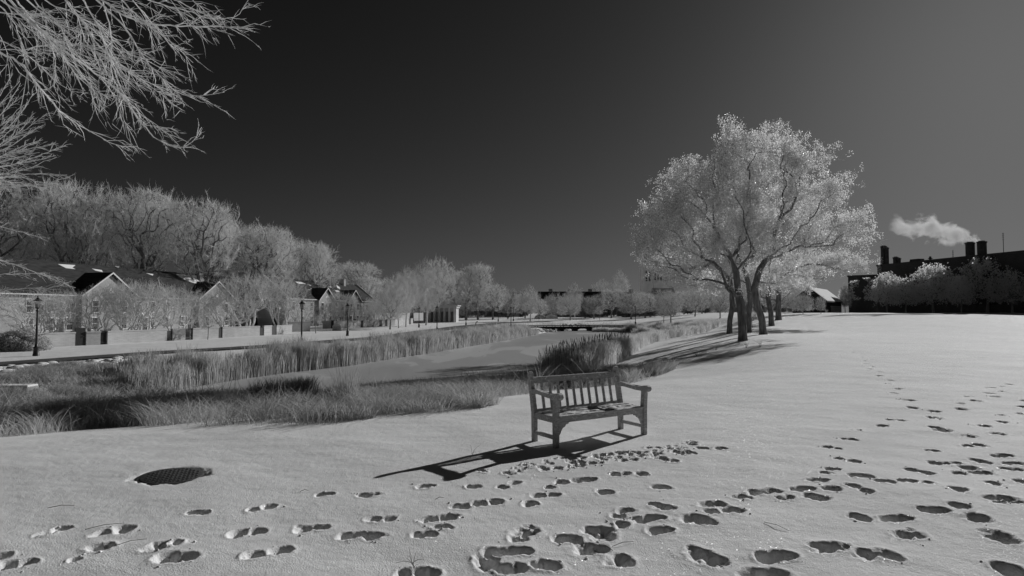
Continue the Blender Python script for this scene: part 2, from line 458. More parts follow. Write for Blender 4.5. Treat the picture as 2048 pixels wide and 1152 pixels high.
# ------------------------------------------------------------------ footprints (pressed into the snow sheet)
HOLES = []      # (x0,y0,x1,y1,halfwidth,depth,rough)
def holes(ox, oy, sc, items, w=0.058, dep=0.085, rough=0.45):
    for it in items:
        a = hit0(ox + it[0] / sc, oy + it[1] / sc); b = hit0(ox + it[2] / sc, oy + it[3] / sc)
        k = it[4] if len(it) > 4 else 1.0
        ax, ay, bx, by = a[0], a[1], b[0], b[1]; ww = w * k * 1.12; L = math.hypot(bx - ax, by - ay)
        if L > 1e-4:
            sh = min(.85 * ww, L * .42) / L; ax, ay, bx, by = ax + (bx - ax) * sh, ay + (by - ay) * sh, bx - (bx - ax) * sh, by - (by - ay) * sh
        HOLES.append((ax, ay, bx, by, ww, dep * (0.8 + 0.2 * k), rough))
def hit0(px, py):
    if py > 745: 
        return plane(px, py, EYE)
    return hit(px, py)
holes(700, 860, 3.413, [(60, 448, 195, 435), (455, 382, 570, 380), (785, 392, 880, 378, .8), (1030, 388, 1070, 385, .8), (1100, 360, 1150, 348),
  (1050, 292, 1130, 290, .9), (870, 272, 935, 290, .7), (1300, 270, 1340, 268, .8), (1400, 265, 1440, 262, .8), (1345, 387, 1385, 385, .8),
  (1420, 360, 1470, 340), (1520, 342, 1680, 328), (1780, 298, 1850, 305), (1870, 300, 1900, 300), (1950, 292, 2030, 310, 1.1), (1285, 440, 1300, 442, .9),
  (1385, 433, 1415, 437, .9), (1215, 500, 1270, 505, 1.1), (705, 525, 815, 515), (860, 495, 910, 500, 1.1), (940, 492, 1045, 485, 1.1), (1720, 412, 1765, 435, 1.2),
  (140, 612, 200, 606), (230, 604, 285, 605, .9), (525, 610, 590, 603, 1.1), (640, 592, 690, 592, 1.1), (595, 668, 655, 655, 1.1), (435, 722, 590, 705, .9),
  (-5, 722, 90, 712, 1.2), (100, 722, 195, 722, 1.1), (1150, 712, 1245, 675, 1.4), (1095, 750, 1180, 742, 1.0), (1805, 590, 1850, 588), (1855, 560, 1900, 550, 1.2),
  (1840, 640, 1865, 655), (1385, 742, 1580, 752, 1.1), (1610, 690, 1750, 685, 1.5), (1535, 830, 1735, 815, 1.3), (1700, 745, 1790, 730, 1.2),
  (905, 838, 1235, 832, 1.0), (985, 960, 1200, 935, 1.2), (1230, 925, 1415, 935, 1.3), (890, 850, 960, 950, 1.2), (1810, 870, 1860, 930, 1.5), (340, 985, 590, 968, 1.3)])
holes(1040, 900, 4.452, [(1180, 325, 1310, 335, 1.2), (1150, 485, 1250, 490), (1220, 500, 1350, 530, 1.4), (1005, 632, 1280, 600, 1.1), (1130, 735, 1370, 715, 1.1),
  (1500, 605, 1660, 660, 1.7), (1600, 495, 1800, 475, 1.1), (1680, 570, 1780, 560), (1830, 545, 1950, 550, 1.4), (1960, 430, 2020, 420), (1510, 900, 1640, 960, 1.4), (1640, 960, 1740, 1005, 1.5),
  (1255, 72, 1280, 85), (1290, 95, 1410, 115), (1430, 38, 1500, 42, .8), (1510, 35, 1560, 38, .8)])
holes(1300, 860, 2.738, [(545, 348, 700, 332), (480, 370, 525, 370), (775, 332, 900, 325), (930, 325, 1040, 325), (705, 380, 790, 372), (840, 360, 980, 385, 1.3), (865, 282, 975, 280),
  (1095, 260, 1215, 256), (1065, 308, 1150, 315), (1160, 330, 1215, 345), (1235, 287, 1335, 287), (1355, 278, 1465, 280, .8), (1500, 285, 1555, 290, .8), (1625, 312, 1745, 335, 1.1),
  (1395, 215, 1455, 215, .8), (1465, 222, 1555, 240), (1105, 460, 1185, 500, 1.3), (1255, 486, 1420, 478, 1.1), (1495, 440, 1635, 436, 1.1), (1655, 400, 1735, 428, 1.1),
  (1725, 475, 1850, 480, 1.5), (1335, 580, 1500, 568, 1.3), (895, 650, 1085, 640, 1.2), (575, 696, 795, 690, 1.2), (510, 795, 735, 785, 1.3), (1155, 678, 1225, 688, 1.3),
  (1245, 665, 1335, 705, 1.3), (1845, 550, 2000, 625, 1.4), (1895, 722, 2060, 800, 1.4), (1845, 370, 1985, 368, 1.2), (1890, 397, 2040, 390), (1990, 272, 2060, 275), (1855, 285, 1905, 292),
  (1715, 202, 1805, 202, 1.2), (1655, 230, 1730, 233), (1740, 228, 1865, 225), (1525, 172, 1600, 180), (1610, 178, 1700, 175, .7), (1765, 155, 1855, 180, 1.2), (1865, 140, 1975, 138),
  (1905, 205, 2040, 210), (1935, 180, 2060, 178), (1505, 113, 1575, 112, .8), (1760, 75, 1835, 85, 1.2), (1735, 85, 1755, 88), (1710, 35, 1775, 36), (1875, 22, 1925, 25),
  (1545, 8, 1635, 12), (970, 220, 1035, 222), (930, 240, 1000, 243, .7), (1010, 160, 1055, 160, .7), (1085, 172, 1140, 176), (940, 95, 1000, 95, .7), (1010, 100, 1050, 105, .6),
  (1085, 50, 1145, 58), (1035, 48, 1070, 48, .6), (1115, 6, 1160, 7, .8), (200, 84, 250, 83), (250, 100, 340, 108, .8), (365, 103, 405, 107), (170, 130, 240, 130, .8)])
holes(1300, 640, 2.738, w=.075, items=[(1104, 178, 1114, 178, .9), (1108, 167, 1118, 167, .9), (1148, 190, 1156, 190, .8), (1153, 203, 1163, 203, .8), (1170, 222, 1178, 222, .8), (1200, 216, 1208, 216, .8),
  (1170, 240, 1186, 240), (1216, 255, 1234, 255), (1190, 269, 1212, 271), (1246, 288, 1266, 288), (1240, 306, 1264, 308), (1303, 330, 1322, 331), (1275, 350, 1308, 352),
  (1345, 378, 1372, 378), (1312, 401, 1358, 404), (1360, 437, 1380, 437, .6), (1405, 437, 1438, 440, 1.2), (1408, 476, 1470, 485), (1520, 495, 1590, 498, .8), (1515, 523, 1590, 538, 1.2), (1530, 583, 1640, 613, 1.1),
  (1705, 637, 1780, 637), (1873, 623, 1928, 628), (1885, 515, 1965, 520, .9), (1895, 550, 1960, 560), (1795, 578, 1860, 582), (1680, 482, 1722, 485, 1.1), (1690, 455, 1722, 456, .8),
  (1745, 438, 1820, 443, .9), (1825, 400, 1890, 404, .8), (1905, 390, 1950, 393, .9), (1850, 418, 1920, 421, .8), (1832, 371, 1895, 373, .7), (1915, 365, 1965, 367, .8), (1950, 352, 1985, 352, .8),
  (1712, 418, 1770, 420, .7), (1340, 545, 1410, 550, 1.1), (1300, 545, 1325, 545, .8), (1245, 580, 1300, 583), (2015, 472, 2060, 474), (2005, 506, 2060, 508), (2035, 440, 2060, 441), (985, 135, 1000, 135, .7),
  (1065, 127, 1070, 127, .7), (1085, 137, 1092, 137, .7)], dep=0.10)
holes(0, 860, 2.926, [(250, 598, 290, 598), (310, 572, 410, 566, .9), (560, 600, 650, 590, .9), (675, 578, 750, 568, 1.2), (525, 682, 660, 672, 1.3), (0, 792, 90, 780, 1.1), (115, 775, 175, 768, 1.1),
  (885, 690, 970, 665, 1.3), (1010, 662, 1040, 655), (935, 750, 1020, 742, 1.3), (1050, 748, 1105, 745, 1.1), (1095, 482, 1225, 476, .7), (1455, 468, 1500, 462, .9), (1545, 448, 1590, 440, .9),
  (1850, 375, 1955, 370, .9), (1385, 600, 1425, 597, 1.2), (1470, 592, 1510, 588, 1.1), (1750, 585, 1820, 575, 1.1), (1840, 572, 1905, 565, 1.1), (1450, 740, 1495, 733, 1.1), (1615, 712, 1685, 698, 1.1),
  (405, 755, 465, 752, .6), (0, 730, 20, 730, .9), (2020, 617, 2060, 620, 1.1)])
# trampled snow before the bench and beside it
_r = np.random.default_rng(5)
for k in range(70):
    u = _r.random(); v = _r.random()
    x = 1140 + 240 * u; y = 922 - 22 * u + 12 - 30 * v * (0.5 + 0.5 * u)
    holes(0, 0, 1, [(x, y, x + _r.uniform(2, 14), y + _r.uniform(-2, 2), _r.uniform(.45, 1.0))], dep=0.055, rough=0.9)
for k in range(22):
    x = 1010 + _r.random() * 130; y = 940 - (x - 1010) * 0.18 + _r.uniform(-6, 6)
    holes(0, 0, 1, [(x, y, x + _r.uniform(2, 10), y + _r.uniform(-2, 2), _r.uniform(.35, .6))], dep=0.04, rough=0.9)

MAN = plane(345, 951, EYE)          # manhole in a melted hollow
def dent(x, y):
    """height offset of the snow: footprints, trampling, drifts"""
    z = np.zeros_like(x)
    r = np.hypot(x, y)
    nearm = r < 75
    z += np.where(nearm, 0.055 * fbm(x * 0.55, y * 0.8, 3, 11) + 0.014 * fbm(x * 3, y * 4.5, 3, 21), 0.05 * fbm(x * 0.3, y * 0.3, 2, 11))
    z *= sstep(0.5, 2.5, pond_sd(x, y))
    n1 = np.zeros_like(x); n2 = n1.copy(); n3 = n1.copy(); fr = np.nonzero(r < 24)[0]
    xf, yf = x[fr], y[fr]
    n1[fr] = fbm(xf * 9, yf * 9, 3, 31); n2[fr] = fbm(xf * 30, yf * 30, 3, 41); n3[fr] = fbm(xf * 15 + 3, yf * 15, 2, 51)
    hole = np.zeros_like(x); rim = np.zeros_like(x)
    for (x0, y0, x1, y1, w, dp, rg) in HOLES:
        m = w * 2.3
        idx = np.nonzero((x > min(x0, x1) - m) & (x < max(x0, x1) + m) & (y > min(y0, y1) - m) & (y < max(y0, y1) + m))[0]
        if len(idx) == 0: continue
        d, t = seg_dist(x[idx], y[idx], (x0, y0), (x1, y1))
        # a sole is a little narrower in its arch
        L = math.hypot(x1 - x0, y1 - y0)
        ww = w * (1 - (0.16 if L > 0.16 else 0) * np.exp(-((t - 0.42) / 0.2) ** 2))
        q = d / ww * (1 + (0.5 + rg * 0.9) * n1[idx] + (0.45 + rg * 0.8) * n3[idx])
        a = 1 - sstep(0.05, 1.2, q)
        lump = np.clip(n3[idx] * 3.2 + n1[idx] * 2.2 + 0.05, 0, 1)
        floor = dp * (1 - 0.95 * lump) * (1 - 0.12 * np.cos(t * 6.3)) * (1 + .5 * n1[idx])
        hole[idx] = np.maximum(hole[idx], a * (floor + 0.022 * n2[idx]))
        rr = np.exp(-((q - 1.25) / 0.3) ** 2) * (0.003 + 0.03 * np.clip(n3[idx], 0, 1) + 0.02 * rg * np.clip(n1[idx] * 2, 0, 1))
        rim[idx] = np.maximum(rim[idx], rr)
    z = z - hole + rim * (1 - np.clip(hole / 0.03, 0, 1))
    # hollow melted round the manhole, open at the far lip
    e = np.hypot((x - MAN[0]) / 0.44, (y - MAN[1]) / 0.40) * (1 + .5 * n1)
    z = z - 0.035 * (1 - sstep(0.62, 0.95, e))
    return z

def ground_z(x, y):
    return terrain(x, y) + dent(np.atleast_1d(np.asarray(x, float)), np.atleast_1d(np.asarray(y, float)))
def gz(x, y): return float(ground_z(np.array([float(x)]), np.array([float(y)]))[0])

# ------------------------------------------------------------------ the snow sheet, pond, road and path
def build_ground():
    af = np.linspace(-44.5, 44.5, 1000)
    side = np.linspace(46, 180, 40)
    ang = np.radians(np.concatenate([-side[::-1][1:], af, side]))   # ends at +180, wraps
    R = [0.35]
    while R[-1] < 4000:
        r = R[-1]
        k = 1.012 if r < 3 else (1.0042 if r < 11 else (1.0052 if r < 38 else (1.012 if r < 130 else 1.06)))
        R.append(r * k)
    R = np.array(R)
    A, RR = np.meshgrid(ang, R)
    X = (RR * np.sin(A)).ravel(); Y = (RR * np.cos(A)).ravel()
    Z = terrain(X, Y) + dent(X, Y)
    V = np.stack([X, Y, Z], 1)
    na, nr = len(ang), len(R)
    i = np.arange(nr - 1)[:, None] * na; k = np.arange(na)[None]; k2 = (k + 1) % na
    Fq = np.stack([i + k, i + na + k, i + na + k2, i + k2], -1).reshape(-1, 4)
    c = len(V)
    V = np.vstack([V, [[0, 0, tz(0, 0.1)]]])
    Ft = np.stack([np.full(na, c), np.arange(na), (np.arange(na) + 1) % na], -1)
    me = mesh_np("snow_ground", V, [Fq, Ft], M['snow'], True)
    tag(obj("snow_ground", me), kind="structure")
build_ground()

b = MB()
b.bm.faces.new([b.bm.verts.new((p[0], p[1], PONDZ)) for p in [(-60, 10), (60, 10), (60, 118), (-60, 118)]])
# the ice is cut to the pond with a margin that dives under the banks
b.bm.free(); b = MB()
cen = POND.mean(0)
pp = []
for i in range(len(POND)):
    a, c_, d_ = POND[i - 1], POND[i], POND[(i + 1) % len(POND)]
    t = d_ - a; nrm = np.array([t[1], -t[0]]); nrm /= np.linalg.norm(nrm)
    if side_w(np.array([c_[0]]), np.array([c_[1]]))[0] < 2: pass
    pp.append(tuple(c_ + nrm * -0.0))
b.bm.faces.new([b.bm.verts.new((x, y, PONDZ)) for x, y in pp])
bmesh.ops.triangulate(b.bm, faces=b.bm.faces)
tag(b.build("frozen_pond", M['ice']), kind="structure")

def ribbon(name, pts, widths, mat, lift=0.085, step=1.0):
    P = np.array(pts, float); W = np.array(widths, float)
    seg = np.r_[0, np.cumsum(np.hypot(*np.diff(P, axis=0).T))]
    n = max(int(seg[-1] / step), 2); s = np.linspace(0, seg[-1], n)
    X = np.interp(s, seg, P[:, 0]); Y = np.interp(s, seg, P[:, 1]); w = np.interp(s, seg, W) / 2
    T = np.gradient(np.stack([X, Y], 1), axis=0); T /= np.linalg.norm(T, axis=1, keepdims=True)
    N = np.stack([T[:, 1], -T[:, 0]], 1)
    nn = 7; rows = []
    for k in range(nn):
        u = -1 + 2 * k / (nn - 1)
        jit = 1 + (0.07 * fbm(s * 0.9, s * 0 + k, 2, 7) * 2 if k in (0, nn - 1) else 0)
        x = X + N[:, 0] * w * u * jit; y = Y + N[:, 1] * w * u * jit
        rows.append(np.stack([x, y, terrain(x, y) + lift], 1))
    V = np.stack(rows, 1).reshape(-1, 3)
    i = np.arange(n - 1)[:, None] * nn; k = np.arange(nn - 1)[None]
    Fq = np.stack([i + k, i + k + 1, i + nn + k + 1, i + nn + k], -1).reshape(-1, 4)
    return tag(obj(name, mesh_np(name, V, [Fq], mat, True)), kind="structure")
road = [hit(x, y)[:2] for x, y in [(-260, 750), (0, 730), (150, 719), (300, 708), (450, 699), (600, 689), (750, 677), (815, 669), (870, 661), (930, 653), (985, 648), (1030, 645.5), (1100, 643.5)]]
ribbon("road", road, [2.3, 2.4, 2.4, 2.4, 2.4, 2.5, 2.8, 3.6, 4.2, 4.2, 4, 4, 4], M['asphalt'])
path = [hit(x, y)[:2] for x, y in [(850, 674), (905, 664), (935, 658), (960, 653), (985, 650.5), (1040, 648.5)]]
ribbon("footpath", path, [0.7, 1.2, 2.4, 2.4, 1.5, 1.2], M['asphalt'])

# ------------------------------------------------------------------ tree growth
def grow(pts, root, bf):
    """greedy minimum-cost tree from the root chain through the points; returns nodes, parents"""
    N = len(pts); nr = len(root)
    nodes = list(root); par = [-1] + list(range(nr - 1)); plen = [0.0]
    for i in range(1, nr): plen.append(plen[-1] + np.linalg.norm(root[i] - root[i - 1]))
    pts = np.asarray(pts); best = np.full(N, 1e9); bp = np.zeros(N, int); bd = np.zeros(N)
    for i in range(max(0, nr // 2), nr):
        d = np.linalg.norm(pts - root[i], axis=1); c = d + bf * (plen[i] + d) + (0 if i == nr - 1 else 0.25 * (plen[-1] - plen[i]))
        m = c < best; best[m] = c[m]; bp[m] = i; bd[m] = d[m]
    alive = np.ones(N, bool)
    for _ in range(N):
        k = int(np.argmin(np.where(alive, best, 1e9))); alive[k] = False
        p = pts[k]; i = len(nodes); nodes.append(p); par.append(int(bp[k])); plen.append(plen[bp[k]] + bd[k])
        d = np.linalg.norm(pts - p, axis=1); c = d + bf * (plen[i] + d)
        m = alive & (c < best); best[m] = c[m]; bp[m] = i; bd[m] = d[m]
    return np.array(nodes), np.array(par)

def skeleton(nodes, par, R, rt, sag=0.0, rng=None):
    n = len(nodes); kids = [[] for _ in range(n)]
    for i in range(1, n): kids[par[i]].append(i)
    cnt = np.zeros(n)
    for i in range(n - 1, -1, -1):
        cnt[i] = max(1, cnt[i]) if not kids[i] else sum(cnt[k] for k in kids[i])
    # children always come after parents, so the loop above is safe
    p = math.log(R / rt) / math.log(max(cnt[0], 2))
    rad = rt * cnt ** p
    chains = []; stack = [(0, -1)]
    while stack:
        s, q = stack.pop(); ch = ([q] if q >= 0 else []) + [s]; cur = s
        while kids[cur]:
            ks = sorted(kids[cur], key=lambda a: -cnt[a])
            for a in ks[1:]: stack.append((a, cur))
            cur = ks[0]; ch.append(cur)
        chains.append(ch)
    return rad, cnt, chains

def tubes_from(nodes, rad, chains, rmin=0.0, rmax=9, flare=None):
    Vs = []; Fs = []; off = 0
    for ch in chains:
        P = nodes[ch]; R = rad[ch].copy()
        if len(ch) > 1: R[0] = min(R[0], R[1] * 1.25) if ch[0] != 0 else R[0]
        if R.max() < rmin or R.max() > rmax: continue
        if len(P) < 2: continue
        if len(P) > 2:                      # one round of corner cutting
            Q = [P[0]]; S = [R[0]]
            for a in range(len(P) - 1):
                Q += [P[a] * .75 + P[a + 1] * .25, P[a] * .25 + P[a + 1] * .75]; S += [R[a] * .75 + R[a + 1] * .25, R[a] * .25 + R[a + 1] * .75]
            Q.append(P[-1]); S.append(R[-1] * 0.6); P = np.array(Q); R = np.array(S)
        n = 12 if R.max() > 0.15 else (6 if R.max() > 0.05 else (4 if R.max() > 0.02 else 3))
        V, Fq = tube_np(P, R, n)
        Vs.append(V); Fs.append(Fq + off); off += len(V)
    return (np.vstack(Vs), np.vstack(Fs)) if Vs else (np.zeros((0, 3)), np.zeros((0, 4), int))

def unit(a): return a / np.maximum(np.linalg.norm(a, axis=-1, keepdims=True), 1e-9)
def twig_mesh(P0, D, L, r, rng, droop=0.0, up=0.15):
    """three-sided tapering twigs with a bend"""
    n = len(P0); D = unit(D)
    side = unit(np.cross(D, rng.normal(size=(n, 3)))); s2 = np.cross(D, side)
    mid = P0 + D * (L * .5)[:, None] + side * (L * rng.uniform(-.12, .12, n))[:, None]
    tip = P0 + D * L[:, None] + side * (L * rng.uniform(-.2, .2, n))[:, None]; tip[:, 2] += L * (up - droop)
    an = [0, 2.094, 4.189]
    ring0 = np.stack([P0 + (side * math.cos(a) + s2 * math.sin(a)) * r[:, None] for a in an], 1)
    ring1 = np.stack([mid + (side * math.cos(a) + s2 * math.sin(a)) * (r * .75)[:, None] for a in an], 1)
    V = np.concatenate([ring0, ring1, tip[:, None]], 1).reshape(-1, 3)
    b = np.arange(n)[:, None] * 7
    Fq = np.concatenate([b + np.array([[0, 1, 4, 3]]), b + np.array([[1, 2, 5, 4]]), b + np.array([[2, 0, 3, 5]])])
    Ft = np.concatenate([b + np.array([[3, 4, 6]]), b + np.array([[4, 5, 6]]), b + np.array([[5, 3, 6]])])
    return V, Fq, Ft, mid, tip

def add_twigs(nodes, par, cnt, rng, n1, L1, n2, L2, r1, r2, up=0.3, droop=0.0, maxcnt=6):
    idx = np.nonzero((cnt <= maxcnt) & (par >= 0))[0]
    src = rng.choice(idx, n1); pr = par[src]
    t = rng.random(n1)[:, None]
    P0 = nodes[pr] * (1 - t) + nodes[src] * t
    D = unit(unit(nodes[src] - nodes[pr]) + rng.normal(size=(n1, 3)) * 0.55 + np.array([0, 0, up]))
    L = L1 * rng.uniform(.5, 1.3, n1)
    V, Q, T, mid, tip = twig_mesh(P0, D, L, np.full(n1, r1), rng, droop)
    Vs = [V]; Qs = [Q]; Ts = [T]; tips = [tip]; off = len(V)
    if n2:
        s = rng.integers(0, n1, n2); t = rng.uniform(.25, 1, n2)[:, None]
        P2 = mid[s] * (1 - t) + tip[s] * t; P2 = np.where(rng.random(n2)[:, None] < .4, P0[s] * (1 - t) + mid[s] * t, P2)
        D2 = unit(D[s] + rng.normal(size=(n2, 3)) * 0.5 + np.array([0, 0, up * .6]))
        V, Q, T, m2, tip2 = twig_mesh(P2, D2, L2 * rng.uniform(.4, 1.3, n2), np.full(n2, r2), rng, droop)
        Vs.append(V); Qs.append(Q + off); Ts.append(T + off); tips.append(tip2)
    return np.vstack(Vs), np.vstack(Qs), np.vstack(Ts), np.vstack(tips)

def leaf_mesh(C, size, rng, hang=0.3):
    n = len(C); a = unit(rng.normal(size=(n, 3)) + np.array([0, 0, -hang])); b_ = unit(np.cross(a, rng.normal(size=(n, 3))))
    s = (size * rng.uniform(.6, 1.4, n))[:, None]
    nrm = np.cross(a, b_)
    V = np.stack([C, C + a * s * .5 + b_ * s * .32 + nrm * s * .08, C + a * s, C + a * s * .5 - b_ * s * .32 + nrm * s * .08], 1).reshape(-1, 3)
    return V, np.arange(n)[:, None] * 4 + np.array([[0, 1, 2, 3]])

def crown_points(rng, n, shape, H, Wd, z0):
    """points in a crown of height H, half width Wd, whose underside is at z0"""
    out = []
    ph = rng.uniform(0, 6.28, 6)
    while len(out) < n:
        p = rng.uniform(-1, 1, 3); z = (p[2] + 1) / 2
        a = math.atan2(p[1], p[0]); lob = 1 + 0.16 * math.sin(3 * a + ph[0] + 4 * z) + 0.14 * math.sin(5 * a + ph[1] - 8 * z) + .12 * math.sin(9 * a + ph[2] + 14 * z) - .22 * rng.random() ** 2
        if shape == 'vase': r = (0.16 + 1.05 * z ** 0.75) * (1 - max(0, z - .72) ** 2 * 9.5) if z < 1 else 0
        elif shape == 'round': r = math.sqrt(max(0, 1 - (2 * z - 1) ** 2)) if z > .5 else (0.45 + 0.55 * math.sqrt(max(0, 1 - (1 - 2 * z) ** 2)))
        elif shape == 'dome': r = math.sqrt(max(0, 1 - z ** 2)) * (0.85 + .15 * min(1, z * 8))
        elif shape == 'slim': r = math.sin(math.pi * min(1, (z * .92 + .04)) ** .8) * 0.95
        elif shape == 'cone': r = (1 - z) * 1.0 + .04
        else: r = 1
        r *= lob
        q = math.hypot(p[0], p[1])
        if q < r and rng.random() < 0.25 + 0.75 * (q / max(r, .01)) ** 1.0:
            out.append((p[0] * Wd, p[1] * Wd, z0 + z * (H - z0)))
    return np.array(out)

TREES = {}
def tree_kind(key, seed, shape, H, Wd, z0, n, R, rt, bf, bark, twigm, tw, leaves=None, stems=1, leafm=None, lean=0.0):
    """tw = (n1, L1, n2, L2, r1, r2, up)"""
    rng = np.random.default_rng(seed)
    VT = []; FT = []; VC = []; QC = []; TC = []; off = 0; offc = 0
    pts = crown_points(rng, n, shape, H, Wd, z0)
    groups = [pts] if stems == 1 else [pts[(np.arctan2(pts[:, 1], pts[:, 0]) + math.pi) // (2 * math.pi / stems) == k] for k in range(stems)]
    for k, gp in enumerate(groups):
        if len(gp) < 5: continue
        m = gp.mean(0) if stems > 1 else np.array([0, 0, 0])
        top = np.array([m[0] * .45, m[1] * .45, max(z0 * 1.0, H * .12)]) if stems > 1 else np.array([rng.normal() * .03 * H + lean, rng.normal() * .03 * H, z0 + (H - z0) * .22])
        b0 = np.array([0.0, 0, -0.3]) + (unit(np.array([m[0], m[1], 0.0])) * R * 1.0 if stems > 1 else 0)
        ch = [b0 + (top - b0) * t + np.array([math.sin(t * 5 + k), math.cos(t * 4 + k), 0]) * .012 * H * t * (1 - t) * 4 * .5 for t in np.linspace(0, 1, 6)]
        nodes, par = grow(gp, ch, bf)
        rad, cnt, chains = skeleton(nodes, par, R, rt)
        rad[0] *= 1.35; rad[1] *= 1.08
        thick = R * .16
        V, Fq = tubes_from(nodes, rad, chains, thick, 9); VT.append(V); FT.append(Fq + off); off += len(V)
        V, Fq = tubes_from(nodes, rad, chains, 0, thick); VC.append(V); QC.append(Fq + offc); offc += len(V)
        n1, L1, n2, L2, r1, r2, up = tw
        V, Q, T, tips = add_twigs(nodes, par, cnt, rng, n1 // len(groups), L1, n2 // len(groups), L2, r1, r2, up)
        VC.append(V); QC.append(Q + offc); TC.append(T + offc); offc += len(V)
        if leaves:
            c = tips[rng.integers(0, len(tips), leaves[0] // len(groups))] + rng.normal(size=(leaves[0] // len(groups), 3)) * leaves[2]
            V, Q = leaf_mesh(c, leaves[1], rng); VC.append(V); QC.append(Q + offc); offc += len(V)
    trunk = mesh_np("trunk", np.vstack(VT), [np.vstack(FT)], bark, True)
    crown = mesh_np("crown", np.vstack(VC), [np.vstack(QC), np.vstack(TC)], twigm)
    if leaves:
        crown.materials.append(leafm)
        nq = sum(len(q) for q in QC); mi = np.zeros(len(crown.polygons), np.int32)
        if stems == 1 and len(crown.polygons) == nq + sum(len(t) for t in TC):
            mi[nq - len(QC[-1]):nq] = 1; crown.polygons.foreach_set("material_index", mi)
    TREES[key] = (trunk, crown, H, Wd)

def plant(key, loc, H, label, cat="tree", group=None, rz=0.0, wscale=1.0, name="tree"):
    tr, cr, H0, W0 = TREES[key]
    t = empty(name, (loc[0], loc[1], loc[2] - 0.02), rz, label, cat, group)
    s = H / H0; t.scale = (s * wscale, s * wscale, s)
    obj("trunk", tr, t); obj("crown", cr, t)
    return t

# ------------------------------------------------------------------ kinds of tree
T_ = (3200, 1.3, 6800, .8, .024, .017, .15)
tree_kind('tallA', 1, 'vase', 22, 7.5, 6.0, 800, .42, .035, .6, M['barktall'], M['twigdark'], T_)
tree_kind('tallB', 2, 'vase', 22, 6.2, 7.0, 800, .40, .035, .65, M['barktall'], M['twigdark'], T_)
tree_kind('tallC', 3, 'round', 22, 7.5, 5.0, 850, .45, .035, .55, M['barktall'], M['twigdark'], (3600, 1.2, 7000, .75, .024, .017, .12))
tree_kind('birch', 4, 'slim', 14, 4.2, 2.8, 700, .2, .018, .35, M['barkpale'], M['twig'], (3600, 1.1, 6000, .6, .014, .010, .45))
tree_kind('mid', 5, 'round', 12, 5.5, 2.2, 900, .26, .02, .5, M['barkmid'], M['twig'], (4200, .9, 7000, .55, .014, .010, .3))
tree_kind('myrtle', 6, 'round', 6, 3.5, 1.3, 480, .09, .012, .6, M['barkpale'], M['twig'], (1300, .7, 2200, .4, .010, .008, .45), stems=6)
tree_kind('myrtleB', 7, 'vase', 6, 3.0, 1.2, 420, .09, .012, .7, M['barkpale'], M['twig'], (1250, .75, 2100, .4, .010, .008, .55), stems=5)
tree_kind('dome', 8, 'dome', 7, 5.6, 1.2, 800, .18, .015, .5, M['barkmid'], M['twig'], (4200, .8, 9000, .45, .014, .011, .15))
tree_kind('leafyA', 9, 'round', 8, 3.6, 1.8, 420, .2, .015, .5, M['barkmid'], M['twig'], (1500, .7, 1800, .4, .012, .009, .2), leaves=(5200, .30, .12), leafm=M['leafdark'])
tree_kind('leafyB', 10, 'dome', 8, 4.2, 2.0, 420, .2, .015, .5, M['barkmid'], M['twig'], (1600, .7, 1900, .4, .012, .009, .2), leaves=(4200, .28, .12), leafm=M['leafdark'])
tree_kind('ever', 11, 'round', 9, 4.0, .5, 420, .2, .02, .5, M['bark'], M['needle'], (2600, .7, 4000, .5, .02, .016, .1), leaves=(12000, .34, .2), leafm=M['needle'])
tree_kind('sapling', 12, 'slim', 3.4, 1.1, 1.2, 130, .06, .010, .4, M['barkmid'], M['twig'], (380, .4, 500, .25, .008, .006, .3))

# ------------------------------------------------------------------ the row of tall bare trees behind the terrace
tall = [  # px, top py, depth, kind, widthscale, rz, label
 (8, 362, 92, 'tallC', 1.0, 0.3, "broad tall bare tree at the far left edge behind the long slate roof"),
 (92, 398, 84, 'tallC', .75, 1.7, "bushy bare tree with rounded pale top, lower than its neighbours, behind the left roof"),
 (168, 374, 98, 'tallA', .9, 2.2, "tall upright bare tree straight above the small snow patch of the left roof"),
 (238, 394, 101, 'tallB', .95, 4.0, "bare tree behind the left roof, directly above the first white gable"),
 (304, 388, 103, 'tallA', .9, 5.1, "many-limbed tall bare tree between the first gable and the long snow patch"),
 (362, 418, 106, 'tallB', .9, .9, "narrow tall bare tree rising above the left end of the long roof snow patch"),
 (418, 408, 108, 'tallA', 1.0, 3.3, "wide bare tree with fanned dark limbs standing over the long roof snow patch"),
 (480, 440, 112, 'tallC', .9, 1.2, "tall bare tree behind the roof just left of the dark chimney parapet"),
 (536, 458, 124, 'tallA', .95, 2.9, "bare tree rising right above the dark chimney parapet of the left terrace"),
 (590, 478, 132, 'tallB', 1.1, 4.4, "bare tree behind the snowy left end of the right terrace roof"),
 (636, 502, 138, 'tallC', .8, 5.6, "low shouldered bare tree above the first gable of the right terrace"),
 (696, 520, 165, 'tallA', 1.0, .2, "far bare tree showing between the roofline and the right chimney parapet"),
 (742, 552, 172, 'tallC', .9, 1.9, "small far bare tree just past the right end of the terrace roof")]
for i, (px, ty, dep, kind, ws, rz, lab) in enumerate(tall):
    x = at(px, 600, dep)[0]; z = tz(x, dep)
    H = at(px, ty, dep)[2] - z
    plant(kind, (x, dep + (8 if i % 2 else -3), z), H, lab, group="tall bare trees behind the terraced houses", rz=rz, wscale=ws * (.9 if px < 450 else 1.22))

